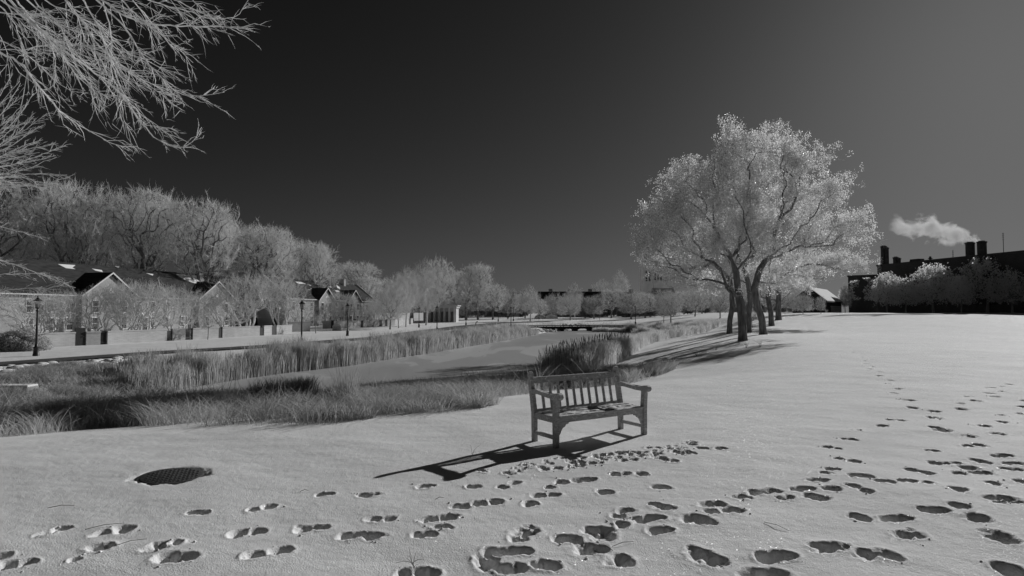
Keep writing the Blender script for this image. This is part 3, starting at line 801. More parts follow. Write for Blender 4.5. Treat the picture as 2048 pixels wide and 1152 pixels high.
# ------------------------------------------------------------------ trees of the middle distance
mid = [ # base px, base py, top py, kind, wscale, rz, name, label
 (780, 659, 566, 'mid', .8, 0.4, "dark-trunked small tree on the verge with forked trunk, nearest the road bend"),
 (798, 656.5, 552, 'birch', .9, 1.2, "leaning pale-trunked tree, first right of the dark forked tree on the verge"),
 (812, 654, 534, 'birch', .8, 2.9, "straight thin pale-trunked tree, second right of the dark forked tree"),
 (852, 650.5, 519, 'birch', 1.0, 4.1, "tall pale-trunked tree just left of the lamp post at the road bend"),
 (878, 643, 514, 'tallC', .72, 2.2, "tallest round-crowned bare tree above the small columned building"),
 (826, 646, 540, 'mid', 1.0, 3.0, "hazy round bare tree between the pale trunks and the end of the terrace"),
 (956, 640, 529, 'tallB', .95, .6, "large bare tree with twin dark trunks past the end of the road"),
 (1000, 634, 572, 'mid', .9, 2.0, "low spreading bare tree left of the lone lamp post"),
 (1060, 642.5, 570, 'birch', 1.05, 3.6, "pale slim birch-like tree standing alone in the snow beyond the pond"),
 (1112, 637, 588, 'dome', .95, 1.0, "low dome-shaped bare tree beyond the snow mounds"),
 (1149, 635, 566, 'birch', 1.0, 5.0, "pale slim tree right of the dome-shaped tree"),
 (1164, 628, 583, 'mid', .85, .1, "small tree with two white stems behind the pale slim tree"),
 (1104, 631, 586, 'dome', .9, 2.6, "grey rounded tree behind the dome-shaped tree"),
 (1040, 633, 590, 'dome', .8, 4.6, "dark-stemmed low tree right of the lone lamp post"),
 (1240, 630, 540, 'birch', .75, 2.4, "thin upright tree poking above the dark evergreens near the pond lamp"),
 (1205, 629, 560, 'mid', .7, 1.5, "small bare tree poking above the left end of the dark evergreens"),
 (1342, 645.5, 585, 'mid', .95, 2.1, "small round bare tree alone beyond the right reeds"),
 (1440, 637, 576, 'mid', .9, 5.2, "small bare tree far off left of the big frosted trees"),
 (1390, 633, 578, 'mid', 1.1, .7, "distant round tree right of the stone tower"),
 (1310, 633, 590, 'mid', 1.0, 3.7, "distant bushy tree beneath the stone tower"),
 (1560, 630, 560, 'mid', 1.1, 4.2, "distant grey tree behind the right trunks of the frosted group"),
 (1606, 628, 588, 'dome', .7, 1.1, "spreading grey tree at the left end of the dark barn"),
 (1642, 628, 592, 'mid', .6, 2.3, "small bare tree before the snowy barn roof")]
for (px, py, ty, kind, ws, rz, lab) in mid:
    p = hit(px, py); H = at(px, ty, p[1])[2] - p[2]
    plant(kind, p, H, lab, rz=rz, wscale=ws, group="bare trees of the middle distance")
for (px, py, ty, lab) in [(415, 679, 630, "thin young tree before the garden wall right of the second gable"), (632, 667, 622, "spindly young tree by the dark end wall of the garden"),
                          (1269 - 70, 640, 612, "far thin sapling left of the pond lamp"), (1505, 655, 616, "small staked sapling between the frosted tree trunks"), (1327, 647, 610, "thin bare sapling left of the small round tree")]:
    p = hit(px, py); plant('sapling', p, at(px, ty, p[1])[2] - p[2], lab, group="young trees", rz=px)
far = [(915, 600, 1.0), (1078, 596, 1.0), (1188, 590, .9), (1222, 578, 1.0), (1262, 580, 1.0), (1290, 584, 1.1), (1330, 578, 1.0), (1368, 582, 1.1), (1404, 576, 1.0), (1450, 580, 1.0), (1492, 574, 1.0), (1530, 578, 1.1), (1585, 574, 1.0)]
far += [(768, 556, 1.0), (822, 548, 1.0), (906, 542, 1.0), (932, 548, 1.0), (986, 566, 1.0), (1016, 580, .9), (1050, 586, .9), (1140, 588, .9)]
far_at = ["behind the small columned building", "behind the dome-shaped tree", "left of the pond lamp's far sapling", "left of the pond lamp", "directly behind the pond lamp", "just right of the pond lamp", "behind the thin sapling by the reeds", "right of the small lone round tree",
          "far behind the left boughs of the frosted group", "left of the frosted trunks", "seen between the frosted trunks", "right behind the frosted trunks", "against the left gable of the barn", "behind the last terrace gates", "behind the pale slanting trunks", "right of the small columned building", "behind the far lamp posts past the road", "behind the small dark sign board", "behind the lone lamp post", "behind the snow piles", "over the middle of the footbridge"]
for i, (px, ty, ws) in enumerate(far):
    dep = 172 + 9 * ((i * 5) % 4); x = at(px, 600, dep)[0]; z = tz(x, dep)
    plant(['mid', 'tallC', 'mid', 'tallA'][i % 4], (x, dep, z), at(px, ty, dep)[2] - z, "hazy grey far tree " + far_at[i], group="grey trees of the far wood", rz=i * 1.9, wscale=ws * 1.25)
# evergreens and a far wood behind
ev = [(930, 636, 606), (958, 636, 600), (985, 635, 596), (1012, 634, 584), (1040, 632, 592), (1180, 630, 598), (1205, 631, 592), (1228, 632, 584), (1252, 632, 588), (1278, 632, 600), (1300, 631, 592), (1318, 632, 584),
      (1375, 631, 602), (1410, 631, 598), (1440, 630, 604), (1480, 630, 600), (1520, 629, 600), (1560, 628, 600), (1592, 627, 596)]
side_words = ["first", "second", "third", "fourth", "fifth", "sixth", "seventh", "eighth", "ninth", "tenth", "eleventh", "twelfth", "thirteenth", "fourteenth", "fifteenth", "sixteenth", "seventeenth", "eighteenth", "nineteenth"]
for i, (px, py, ty) in enumerate(ev):
    dep = 205 + 17 * ((i * 7) % 5)
    x = at(px, 600, dep)[0]; z = tz(x, dep); H = at(px, ty, dep)[2] - z
    plant('ever', (x, dep, z), H, "dark evergreen, %s from the left in the belt closing the far lawn" % side_words[i], cat="evergreen", group="dark evergreens along the far lawn", rz=i * 1.3, wscale=1.35, name="evergreen_tree")
# front-garden trees before the terraces
my = [(-45, 680, 570, 'myrtleB', 1.1), (72, 684, 578, 'myrtle', 1.1), (28, 672, 572, 'myrtle', 1.1), (118, 688, 580, 'myrtleB', 1.0), (196, 684, 572, 'myrtle', 1.05), (258, 682, 560, 'myrtleB', 1.1), (292, 681, 558, 'myrtle', 1.1), (352, 676, 568, 'myrtle', 1.0), (400, 672, 582, 'myrtleB', 1.0),
      (455, 670, 572, 'myrtle', 1.05), (492, 668, 545, 'myrtleB', 1.15), (560, 664, 556, 'myrtleB', 1.0), (600, 662, 588, 'myrtle', .9), (660, 657, 600, 'myrtle', .9), (684, 656, 580, 'myrtleB', .9), (728, 652, 600, 'myrtle', .95), (752, 652, 590, 'myrtleB', .9), (770, 650, 596, 'myrtle', 1.0)]
spots_l = ["half out of frame at the far left edge", "filling the space above the wall by the first lamp post", "at the far left behind the round snowy hedge", "behind the wall right of the first lamp post", "before the left side of the first gable", "right of the black barred gate under the first gable", "with fanned pale stems, behind the wall right of the first gable",
  "behind the wall left of the paired dark gates", "behind the wall before the second gable's left side", "before the second gable's right side", "tall and brushy under the dark chimney parapet", "with bold white stems against the dark gap between the terraces", "low, left of the tall lamp post by the road",
  "before the first gable of the right terrace", "right of the second tall lamp, under the small gable", "before the right end of the terrace", "behind the last gates of the right terrace", "beyond the last gate, fading into the pale trunks"]
for i, (px, py, ty, kind, ws) in enumerate(my):
    p = hit(px, py); dep = p[1] + 3.0; x = at(px, 600, dep)[0]; z = tz(x, dep)
    plant(kind, (x, dep, z), at(px, ty + 7, dep)[2] - z, "many-stemmed bare garden tree " + spots_l[i], cat="small tree", group="many-stemmed trees in the front gardens", rz=i * .9, wscale=ws, name="garden_tree")

# ------------------------------------------------------------------ terraced houses
def frame_of(p0, p1, z):
    d = Vector((p1[0] - p0[0], p1[1] - p0[1], 0)); L = d.length
    return math.atan2(d.y, d.x), L
def line_param(px, p0, p1):
    k = (px - 1024) / F
    dx, dy = p1[0] - p0[0], p1[1] - p0[1]
    t = (k * p0[1] - p0[0]) / (dx - k * dy)
    return t * math.hypot(dx, dy)
GZ1 = -1.35
def terrace(name, label, p0, p1, depth, gz_, eave, ridge, gables, wins, doors, pipes, chim, snowpx):
    """local frame: x along the front, +y into the house, z up"""
    rz, L = frame_of(p0, p1, gz_)
    # front faces the pond: the pond lies to the right of p0->p1, so 'into the house' is +y (left)
    root = empty(name, (p0[0], p0[1], gz_), rz, label, "house", "terraced brick houses across the pond")
    e = eave - gz_; r = ridge - gz_
    D = depth
    MB().prism([(0, -1.5), (D, -1.5), (D, e), (D / 2, r - .15), (0, e)], 0, L, 'x').build("wall", M['brick'], root)
    rf = MB().prism([(-.35, e - .12), (D / 2, r), (D + .35, e - .12), (D + .35, e + .1), (D / 2, r + .22), (-.35, e + .1)], .35, L - .35, 'x').build("roof", M['slate'], root)
    for xa in (0, L - .35):      # gable parapets
        MB().prism([(-.2, e - .3), (D / 2, r - .3), (D + .2, e - .3), (D + .2, e + .45), (D / 2 + .2, r + .55), (D / 2 - .2, r + .55), (-.2, e + .45)], xa, xa + .349, 'x', bevel=.02).build("parapet", M['wallbrick'], root)
    for cx_, cw in chim:
        MB().box(cx_ - cw, cx_, D / 2 - .7, D / 2 + .7, r - .6, r + 1.25).box(cx_ - cw - .06, cx_ + .06, D / 2 - .78, D / 2 + .78, r + 1.25, r + 1.4).build("chimney", M['brick'], root)
    MB().box(.35, L - .35, -.5, -.36, e - .1, e + .04).build("gutter", M['trim'], root)
    for (gx, gw, gh) in gables:      # centre, width, apex height
        ah = gh - gz_
        MB().prism([(gx - gw / 2, -1.5), (gx + gw / 2, -1.5), (gx + gw / 2, e), (gx, ah - .25), (gx - gw / 2, e)], -.6, -.003, 'y').build("gable_wall", M['brick'], root)
        back = (ah - e) / max(r - e, .1) * D / 2
        m = MB()
        for sgn in (-1, 1):
            a = (gx, -.9, ah); b2 = (gx + sgn * (gw / 2 + .35), -.9, e - .15); c_ = (gx + sgn * (gw / 2 + .35), .25, e - .05 + .1); d_ = (gx, back + .3, ah)
            up = Vector((0, 0, .18))
            q = [Vector(a), Vector(b2), Vector(c_), Vector(d_)]
            lo = [m.bm.verts.new(v) for v in q]; hi = [m.bm.verts.new(v + up) for v in q]
            m.bm.faces.new(lo); m.bm.faces.new(hi[::-1])
            for k in range(4): m.bm.faces.new([lo[k], lo[(k + 1) % 4], hi[(k + 1) % 4], hi[k]])
        m.build("gable_roof", M['slate'], root)
        m = MB()
        for sgn in (-1, 1):
            s0 = Vector((gx, 0, ah - .02)); s1 = Vector((gx + sgn * (gw / 2 + .38), 0, e - .2))
            pr = [(s0.x, s0.z), (s1.x, s1.z), (s1.x, s1.z + .2), (s0.x, s0.z + .22)]
            m.prism(pr, -1.0, -.905, 'y')
        m.build("bargeboard", M['trim'], root)
        MB().prism([(gx - .55, e + .45), (gx + .55, e + .45), (gx, e + 1.15)], -.66, -.604, 'y').build("gable_vent", M['trim'], root)
        for dx in (-gw * .27, gw * .27): wins = wins + [(gx + dx, 'g')]
    for w in wins:
        gab = isinstance(w, tuple); x = w[0] if gab else w; y0 = -.6 if gab else 0
        rows = [(e - 2.15, 1.5), (.9, 1.5)]
        for (zb, h) in rows:
            if not gab and zb < 1 and any(abs(x - d) < 1.1 for d in doors): continue
            f = MB().box(x - .5, x + .5, y0 - .05, y0 - .003, zb + h, zb + h + .13).box(x - .58, x + .58, y0 - .1, y0 - .003, zb - .1, zb)
            f.box(x - .5, x - .44, y0 - .06, y0 - .003, zb, zb + h).box(x + .44, x + .5, y0 - .06, y0 - .003, zb, zb + h).box(x - .44, x + .44, y0 - .055, y0 - .02, zb + h / 2 - .03, zb + h / 2 + .03)
            wf = f.build("window", M['trim'], root)
            MB().box(x - .44, x + .44, y0 - .03, y0 - .004, zb, zb + h).build("pane", M['pane'], wf)
    for x in doors:
        d = MB().box(x - .48, x + .48, -.06, -.003, .05, 2.15).build("door", M['gatewood'], root)
        MB().box(x - .6, x - .485, -.1, -.003, 0, 2.3).box(x + .485, x + .6, -.1, -.003, 0, 2.3).box(x - .6, x + .6, -.12, -.003, 2.3, 2.45).build("door_frame", M['trim'], d)
    for x in pipes:
        MB().box(x - .07, x + .07, -.16, -.02, 0, e - .1).build("drainpipe", M['darkmetal'], root)
    # side door and window on the end wall that faces the camera
    MB().box(-.05, -.004, 2.0, 2.95, .05, 2.1).build("door", M['gatewood'], root)
    # snow left on the roof: thin sheets on the front slope
    inv = Matrix.Translation((p0[0], p0[1], gz_)) @ Matrix.Rotation(rz, 4, 'Z'); inv = inv.inverted()
    slope = (r + .1 - e) / (D / 2 + .35 * 0)
    n_ = Vector((0, -slope, 1)).normalized()
    for polypx in snowpx:
        pts = []
        for (x, y) in polypx:
            o = inv @ Vector((0, 0, EYE)); d = (inv.to_3x3() @ Vector(ray(x, y)))
            # plane: z = e+.12 + slope*y
            t = (e + .14 + slope * o.y - o.z) / (d.z - slope * d.y)
            pts.append(o + d * t)
        m = MB(); hi = [m.bm.verts.new(p + n_ * .09) for p in pts]; lo = [m.bm.verts.new(p + n_ * .01) for p in pts]
        m.bm.faces.new(hi)
        for k in range(len(pts)): m.bm.faces.new([lo[k], lo[(k + 1) % len(pts)], hi[(k + 1) % len(pts)], hi[k]])
        m.build("snow_patch", M['roofsnow'], root)
    return root

A0, A1 = (-64.0, 36.8), (-48.2, 119.0)
lp = lambda px: line_param(px, A0, A1)
terrace("terraced_house", "long left brick terrace with dark slate roof and white-edged gables", A0, A1, 10.5, -1.4, 3.9, 8.3,
  [(lp(213), 8.6, 7.0), (lp(428), 9.0, 6.9)],
  [lp(x) for x in (60, 100, 140, 276, 305, 335, 365, 392, 476, 500, 524)] + [8, 13, 18],
  [lp(x) for x in (120, 290, 379, 512)], [lp(x) for x in (183, 259, 412, 458)], [(lp(536), 1.0), ],
  [[(115, 529), (150, 531), (144, 536), (150, 539), (131, 537)], [(183, 538), (203, 541), (205, 545), (190, 542)], [(180, 551), (196, 553), (190, 556)], [(228, 533), (238, 534), (236, 536)], [(292, 547), (306, 549), (305, 552)],
   [(352, 549), (362, 549.5), (372, 551), (383, 550.5), (401, 553), (409, 560), (414, 569), (400, 570), (384, 566), (370, 561), (362, 556)], [(471, 562), (482, 563), (480, 567)]])
B0, B1 = (-42.8, 114.0), (-34.6, 152.0)
lq = lambda px: line_param(px, B0, B1)
terrace("terraced_house", "right brick terrace, farther off, with two small gables and a parapet chimney", B0, B1, 10.5, -1.5, 4.35, 8.4,
  [(lq(648), 6.0, 6.75), (lq(704), 6.0, 6.75)], [lq(x) for x in (587, 607, 624, 673, 685, 722, 734)],
  [lq(x) for x in (590, 680, 728)], [lq(x) for x in (633.5, 661, 714)], [(lq(726) , 1.0)],
  [[(590, 564), (603, 564.5), (611, 568.5), (597, 568)], [(615, 569), (622, 571), (621, 572.5)], [(614, 580), (620, 580), (626, 588), (622, 587), (616, 583.5)], [(620, 577.5), (628, 577.8), (624, 579)], [(672, 570), (679, 575), (680, 579), (674, 576)], [(669, 581), (677, 582), (683, 590), (677, 588)], [(657, 573), (663, 574), (662, 576)]])
# small columned building at the end of the row
pb = hit(860, 642)[1]; pb = 150.0
x0 = at(845, 600, pb)[0]; x1 = at(911, 600, pb)[0]; zb = tz(x1, pb) - .1
pv = empty("columned_house", (x0, pb, zb), 0.0, "small pale columned building past the end of the terrace", "house")
Wp = x1 - x0; hh = at(880, 612, pb)[2] - zb
MB().box(0, Wp, 1.5, 9, -1, hh - .5).build("wall", M['lightwall'], pv)
MB().box(-.3, Wp + .3, -.2, 9.3, hh - .5, hh).box(-.6, Wp + .6, -.5, 9.6, hh, hh + .25).build("roof", M['lightwall'], pv)
for k in range(7): MB().lathe([(.28, -.3), (.28, .1), (.2, .15), (.17, hh - .75), (.28, hh - .6), (.28, hh - .5)], 10, (.4 + k * (Wp - .8) / 6, .25, 0)).build("column", M['lightwall'], pv, True)
for k in range(6):
    MB().box(.75 + k * (Wp - .8) / 6, 1.45 + k * (Wp - .8) / 6, 1.42, 1.497, .3, hh - 1.4).build("window", M['pane'], pv)

# ------------------------------------------------------------------ garden walls with gates
def wall_run(label, pts_px, height, gates, name="garden_wall", mat='wallbrick'):
    pts = [Vector(hit(x, y)) for x, y in pts_px]
    root = empty(name, tuple(pts[0]), 0, label, "wall")
    o = pts[0]
    cuts = []
    for a, b_ in zip(pts[:-1], pts[1:]):
        L = (b_ - a).to_2d().length; ang = math.atan2(b_.y - a.y, b_.x - a.x)
        gs = sorted((line_param(p, a, b_), line_param(q, a, b_), k, gh) for p, q, k, gh in gates if 0 < line_param(p, a, b_) < L)
        cur = 0
        def zat(s): return a.z + (b_.z - a.z) * s / L
        def panel(s0, s1):
            Mx = Matrix.Translation((a.x - o.x, a.y - o.y, -o.z)) @ Matrix.Rotation(ang, 4, 'Z')
            n = max(1, int((s1 - s0) / 6)); zz = max(zat(s0), zat(s1))
            MB().box(s0, s1, 0, .24, zz - 1.2, zz + height - .12, M=Mx).build("wall_panel", M[mat], root)
            MB().box(s0 - .02, s1 + .02, -.04, .28, zz + height - .12, zz + height, M=Mx).build("coping", M[mat], root)
        for (g0, g1, k, gh) in gs:
            if g0 > cur + .1: panel(cur, g0 - .03)
            Mx = Matrix.Translation((a.x - o.x, a.y - o.y, zat(g0) - o.z)) @ Matrix.Rotation(ang, 4, 'Z')
            if k == 'bars':
                m = MB(); nb = 9
                for j in range(nb + 1): m.box(g0 + (g1 - g0) * j / nb - .02, g0 + (g1 - g0) * j / nb + .02, .08, .12, 0, gh, M=Mx)
                m.box(g0, g1, .07, .13, .15, .25, M=Mx).box(g0, g1, .07, .13, gh - .3, gh - .22, M=Mx)
                m.build("gate", M['iron'], root)
                MB().box(g0 + .05, g1 - .05, .35, .4, 0, gh * .9, M=Mx).build("gate_screen", M['gatewood'], root)
            else:
                gt = MB().box(g0, g1, .06, .14, .02, gh, bevel=.01, M=Mx)
                gt = gt.build("gate", M['gatewood'], root)
                MB().box(g1 - .25, g1 - .12, .02, .055, gh * .5, gh * .5 + .05, M=Mx).build("handle", M['iron'], gt)
            cur = g1 + .03
        if L > cur + .1: panel(cur, L)
    return root
wall_run("long pale brick garden wall with dark gates, behind the first lamp post", [(64, 697), (150, 692.5), (215, 689), (345, 681.5), (445, 676), (528, 671), (558, 669), (584, 667)], 1.17,
  [(153, 174, 'solid', 1.5), (204, 224, 'bars', 1.3), (336, 351, 'solid', 1.0), (373, 387, 'bars', 1.15), (439, 450, 'solid', 1.15), (521, 531, 'solid', .95), (545, 554, 'solid', 1.15)])
wall_run("shaded dark stretch of brick garden wall end-on to the camera, left of the lamp", [(577, 664.3), (620, 662.8)], 1.45, [], mat='wallbrick')
wall_run("farther brick garden wall with four narrow gates before the right terrace", [(646, 657.5), (668, 657), (708, 655.5), (742, 654), (790, 651.5), (826, 648)], 1.3,
  [(646.5, 653, 'solid', 1.35), (663, 668, 'solid', 1.4), (708.5, 714, 'solid', 1.6), (722, 727, 'solid', 1.3), (759, 764, 'solid', 1.3), (770, 775, 'solid', 1.3), (818, 822, 'solid', 1.3)])

# ------------------------------------------------------------------ street lamps
def make_lamp():
    t = empty("street_lamp", (0, 0, 0))
    MB().lathe([(.19, -.3), (.19, .12), (.17, .16), (.15, .5), (.17, .55), (.10, .62), (.075, .8)], 14).build("base", M['iron'], t, True)
    MB().lathe([(.072, .8), (.055, 2.86), (.09, 2.9), (.09, 2.95), (.05, 3.0), (.05, 3.05), (.13, 3.1), (.13, 3.13)], 12).build("post", M['iron'], t, True)
    ln = MB().lathe([(.10, 3.13), (.105, 3.16), (.17, 3.5), (.172, 3.53)], 8).build("lantern", M['glass'], t)
    m = MB()
    for k in range(4):
        a = k * math.pi / 2 + .3
        m.tube([(.108 * math.cos(a), .108 * math.sin(a), 3.13), (.178 * math.cos(a), .178 * math.sin(a), 3.53)], .012, 4)
    m.build("lantern_bar", M['iron'], ln)
    MB().lathe([(.25, 3.53), (.26, 3.56), (.14, 3.68), (.05, 3.76), (.03, 3.8), (.045, 3.84), (.01, 3.92)], 12).build("lamp_cap", M['iron'], ln, True)
    return t
lamps = [(72, 712, "black lamp post nearest the camera, at the far left beside the snowy hedge"), (603, 691, "tall black lamp post on the pond side of the road, before the right terrace"),
 (695, 672, "black lamp post across the road, before the second terrace's small gable"), (838, 655, "slim lamp post between the pale trunks and the road bend"), (874, 663, "black lamp post on the pond side where the road widens"),
 (906, 644, "far lamp post before the small columned building"), (932, 651, "lamp post beside the far road, right of the columned building"), (985.5, 640, "small far lamp post, left of a pair near the evergreen belt"),
 (996.5, 643, "far lamp post, right of a pair near the evergreen belt"), (1022, 655.5, "lone lamp post in open snow at the left end of the footbridge"), (1027, 642, "distant lamp post just right of the lone one in the snow"),
 (1271, 649, "lamp post standing in reeds at the right end of the footbridge"), (1183, 636, "far short lamp post beyond the middle of the footbridge")]
L0 = make_lamp()
for i, (px, py, lab) in enumerate(lamps):
    p = hit(px, py)
    o = L0 if i == 0 else copy_tree(L0)
    o.location = (p[0], p[1], p[2]); o.rotation_euler.z = .37 * i
    tag(o, lab, "lamp post", "black street lamps round the pond")

# ------------------------------------------------------------------ hedge, stones, headwall, small furniture
def hedge(name, label, c, rx, ry, h, n, size, mat, seed):
    rng = np.random.default_rng(seed)
    d = unit(rng.normal(size=(n, 3))); d[:, 2] = np.abs(d[:, 2])
    rr = (0.86 + .14 * rng.random(n)) * (1 + .06 * np.sin(d[:, 0] * 9) + .06 * np.sin(d[:, 1] * 11 + d[:, 2] * 7))
    C_ = d * rr[:, None] * np.array([rx, ry, h])
    V, Q = leaf_mesh(C_, size, rng, 0)
    t = empty(name, c, 0, label, "hedge")
    obj("foliage", mesh_np("foliage", V, [Q], mat), t)
    m = MB()
    for k in range(7): m.tube([(rng.normal() * .2, rng.normal() * .2, -.3), (rng.normal() * rx * .3, rng.normal() * ry * .3, h * .5), (rng.normal() * rx * .45, rng.normal() * ry * .45, h * .85)], [.05, .03, .01], 5)
    m.build("stem", M['bark'], t)
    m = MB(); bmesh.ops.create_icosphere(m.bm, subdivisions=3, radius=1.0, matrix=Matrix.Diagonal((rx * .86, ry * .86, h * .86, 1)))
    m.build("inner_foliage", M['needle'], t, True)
    return t
p = hit(18, 703)
M['hedgeleaf'] = noisy("frosted_hedge", .45, .75, 3, .8, trans=.25)
hedge("hedge", "rounded hedge dusted with snow at the far left edge", (p[0], p[1] + 1, p[2] - .05), 1.85, 1.6, 1.62, 9000, .11, M['hedgeleaf'], 4)
# snow-capped stones along the left bank
def rock_mesh(seed):
    rng = np.random.default_rng(seed); bm = bmesh.new(); bmesh.ops.create_icosphere(bm, subdivisions=3, radius=.5)
    o = rng.uniform(0, 50, 3)
    for v in bm.verts:
        c = v.co; k = 1 + .5 * float(fbm(np.array([c.x * 2 + o[0]]), np.array([c.y * 2 + c.z * 1.3 + o[1]]), 3, seed)[0])
        v.co = Vector((c.x * k * 1.2, c.y * k, max(c.z, -.2) * k * .62))
    return bm
def rock_pair(seed):
    bm = rock_mesh(seed); me = bpy.data.meshes.new("rock"); bm.to_mesh(me); me.materials.append(M['stone'])
    top = bpy.data.meshes.new("snow_cap")
    kill = [v for v in bm.verts if v.co.z < .08]; bmesh.ops.delete(bm, geom=kill, context='VERTS')
    for v in bm.verts: v.co = v.co * 1.03 + Vector((0, 0, .045))
    bm.to_mesh(top); bm.free(); top.materials.append(M['roofsnow'])
    for q in (me, top): q.polygons.foreach_set("use_smooth", [True] * len(q.polygons))
    return me, top
RK = [rock_pair(s) for s in (3, 8, 15, 22)]
rng = np.random.default_rng(77)
def add_rock(px, py, s, label, group):
    p = hit(px, py); k = rng.integers(0, 4)
    me, top = RK[k]
    t = empty("stone", (p[0], p[1], p[2] - .02), rng.uniform(0, 6.28), label, "stone", group); t.scale = (s, s, s)
    obj("rock", me, t); obj("snow_cap", top, t)
for i in range(95):
    u = rng.random(); px = -10 + u * 300; py = 745 - 0.085 * px + rng.uniform(-6, 7) - 2
    add_rock(px, py, rng.uniform(.2, .55), "one of the snow-capped stones lining the bank under the left road", "snow-capped stones along the left bank")
for i in range(40):
    px = 1062 + rng.random() * 75; py = 664 - (px - 1062) * .02 + rng.uniform(-2.5, 2.5) - 1
    add_rock(px, py, rng.uniform(.4, .9), "one of the snow-capped stones banked below the left end of the footbridge", "snow-capped stones at the footbridge")
for i in range(26):
    px = 1120 + rng.random() * 60; py = 651 + rng.uniform(-1.5, .5)
    add_rock(px, py, rng.uniform(.5, 1.0), "one of the dark stones on the snow just behind the footbridge", "stones behind the footbridge")

hx0 = plane(-60, 815, PREL - .1); hx1 = plane(52, 812, PREL - .1)
hw = empty("culvert_headwall", (hx1[0], hx1[1], PONDZ), 0.06, "low concrete culvert headwall at the left edge among dry grass", "culvert")
MB().box(-5.5, 0, 0, .45, -.8, .62, bevel=.03).build("wall", M['concrete'], hw)
MB().box(-5.55, .06, -.06, .52, .62, .75, bevel=.02).build("coping", M['concrete'], hw)
MB().box(-5.5, .05, -.03, .5, .75, .83, bevel=.03).build("snow_cap", M['roofsnow'], hw)

def small_box(name, label, cat, px, py, parts, group=None, rz=0):
    p = hit(px, py); t = empty(name, p, rz, label, cat, group)
    for nm, mat, fn in parts: fn(MB()).build(nm, M[mat], t)
    return t
small_box("utility_cabinet", "pale round-topped utility cabinet on the snow before the right terrace", "cabinet", 674, 661.5,
  [("body", 'lightwall', lambda m: m.prism([(-.65, -.2), (.65, -.2), (.65, .75), (.4, .98), (0, 1.06), (-.4, .98), (-.65, .75)], -.35, .35, 'y', bevel=.03)),
   ("door", 'concrete', lambda m: m.box(-.5, .5, -.38, -.353, .08, .72, bevel=.008)), ("base", 'concrete', lambda m: m.box(-.72, .72, -.42, .42, -.3, .04))], rz=.2)
small_box("drinking_fountain", "curved black drinking fountain post beside the far footpath", "fountain", 951.5, 653.5,
  [("post", 'iron', lambda m: m.tube([(0, 0, -.2), (0, 0, .5), (.03, 0, .75), (.12, 0, .93), (.28, 0, 1.0)], [.1, .09, .08, .08, .07], 8)), ("basin", 'iron', lambda m: m.lathe([(.05, .92), (.16, 1.0), (.17, 1.05)], 10, (.33, 0, 0)))])
for px, py, lab in [(782, 679, "short dark timber post on the verge above the reeds, below the forked tree"), (878, 668, "short pale timber post above the reeds beside the lamp at the bend"), (959.5, 655, "thin short stake beside the drinking fountain")]:
    w = .09 if px != 959.5 else .03
    small_box("marker_post", lab, "post", px, py, [("post", 'barkmid', lambda m: m.box(-w, w, -w, w, -.3, .62, bevel=.015)), ("cap", 'barkmid', lambda m: m.prism([(-w - .01, .62), (w + .01, .62), (0, .72)], -w - .01, w + .01, 'y'))])
small_box("sign_board", "small dark sign board on the far snow left of the lone lamp post", "sign", 1016.5, 639,
  [("board", 'darkmetal', lambda m: m.box(-.35, .35, -.03, .03, .55, 1.0, bevel=.01)), ("leg", 'darkmetal', lambda m: m.box(-.3, -.25, -.02, .02, -.2, .55)), ("leg", 'darkmetal', lambda m: m.box(.25, .3, -.02, .02, -.2, .55))])
# mounds of ploughed snow
def mound(px, py, w, h, label):
    p = hit(px, py); bm = bmesh.new(); bmesh.ops.create_uvsphere(bm, u_segments=28, v_segments=16, radius=1)
    for v in bm.verts:
        c = v.co; k = 1 + .5 * float(fbm(np.array([c.x * 1.5 + px]), np.array([c.y * 1.5 + c.z]), 3, 9)[0]); v.co = Vector((c.x * w * k, c.y * w * .7 * k, max(c.z, -.3) * h * k))
    me = bpy.data.meshes.new("snow_mound"); bm.to_mesh(me); bm.free(); me.polygons.foreach_set("use_smooth", [True] * len(me.polygons)); me.materials.append(M['roofsnow'])
    o = obj("snow_mound", me); o.location = p; tag(o, label, "snow pile", "piles of ploughed snow")
mound(1080, 637, 1.9, 1.5, "left pile of ploughed snow under the dome-shaped tree")
mound(1102, 637, 2.5, 1.2, "right, wider pile of ploughed snow under the dome-shaped tree")
mound(1130, 630, 4.5, 1.3, "far low bank of ploughed snow behind the pale slim tree")

# ------------------------------------------------------------------ footbridge
def bridge():
    pa = Vector(at(1020, 655, 109)); pbb = Vector(at(1274, 655, 114)); pa.z = pbb.z = -.88
    d = pbb - pa; L = d.to_2d().length; rz = math.atan2(d.y, d.x)
    zt = (pa.z + pbb.z) / 2
    t = empty("footbridge", (pa.x, pa.y, zt), rz, "low dark timber footbridge crossing the far end of the pond", "bridge")
    MB().box(0, L, -.9, .9, -.12, 0).build("deck", M['barnwall'], t)
    for s in (-1, 1):
        MB().box(0, L, s * .86 - .05, s * .86 + .05, .1, .22).build("rail", M['barnwall'], t)
        MB().box(0, L, s * .80 - .08, s * .80 + .08, -.42, -.125).build("beam", M['barnwall'], t)
        n = int(L / 1.6)
        m = MB()
        for k in range(n + 1): m.box(k * L / n - .05, k * L / n + .05, s * .95 - .04, s * .95 + .04, -.35, .115)
        m.build("baluster_row", M['barnwall'], t)
    for px in (1118, 1145.5, 1176, 1205, 1232):
        x = (px - 1018) / (1274 - 1018) * L
        MB().box(x - .35, x + .35, -.8, .8, -1.9, -.6).prism([(x - .35, -.6), (x + .35, -.6), (x + .75, -.43), (x - .75, -.43)], -.8, .8, 'y').build("pier", M['gatewood'], t)
bridge()

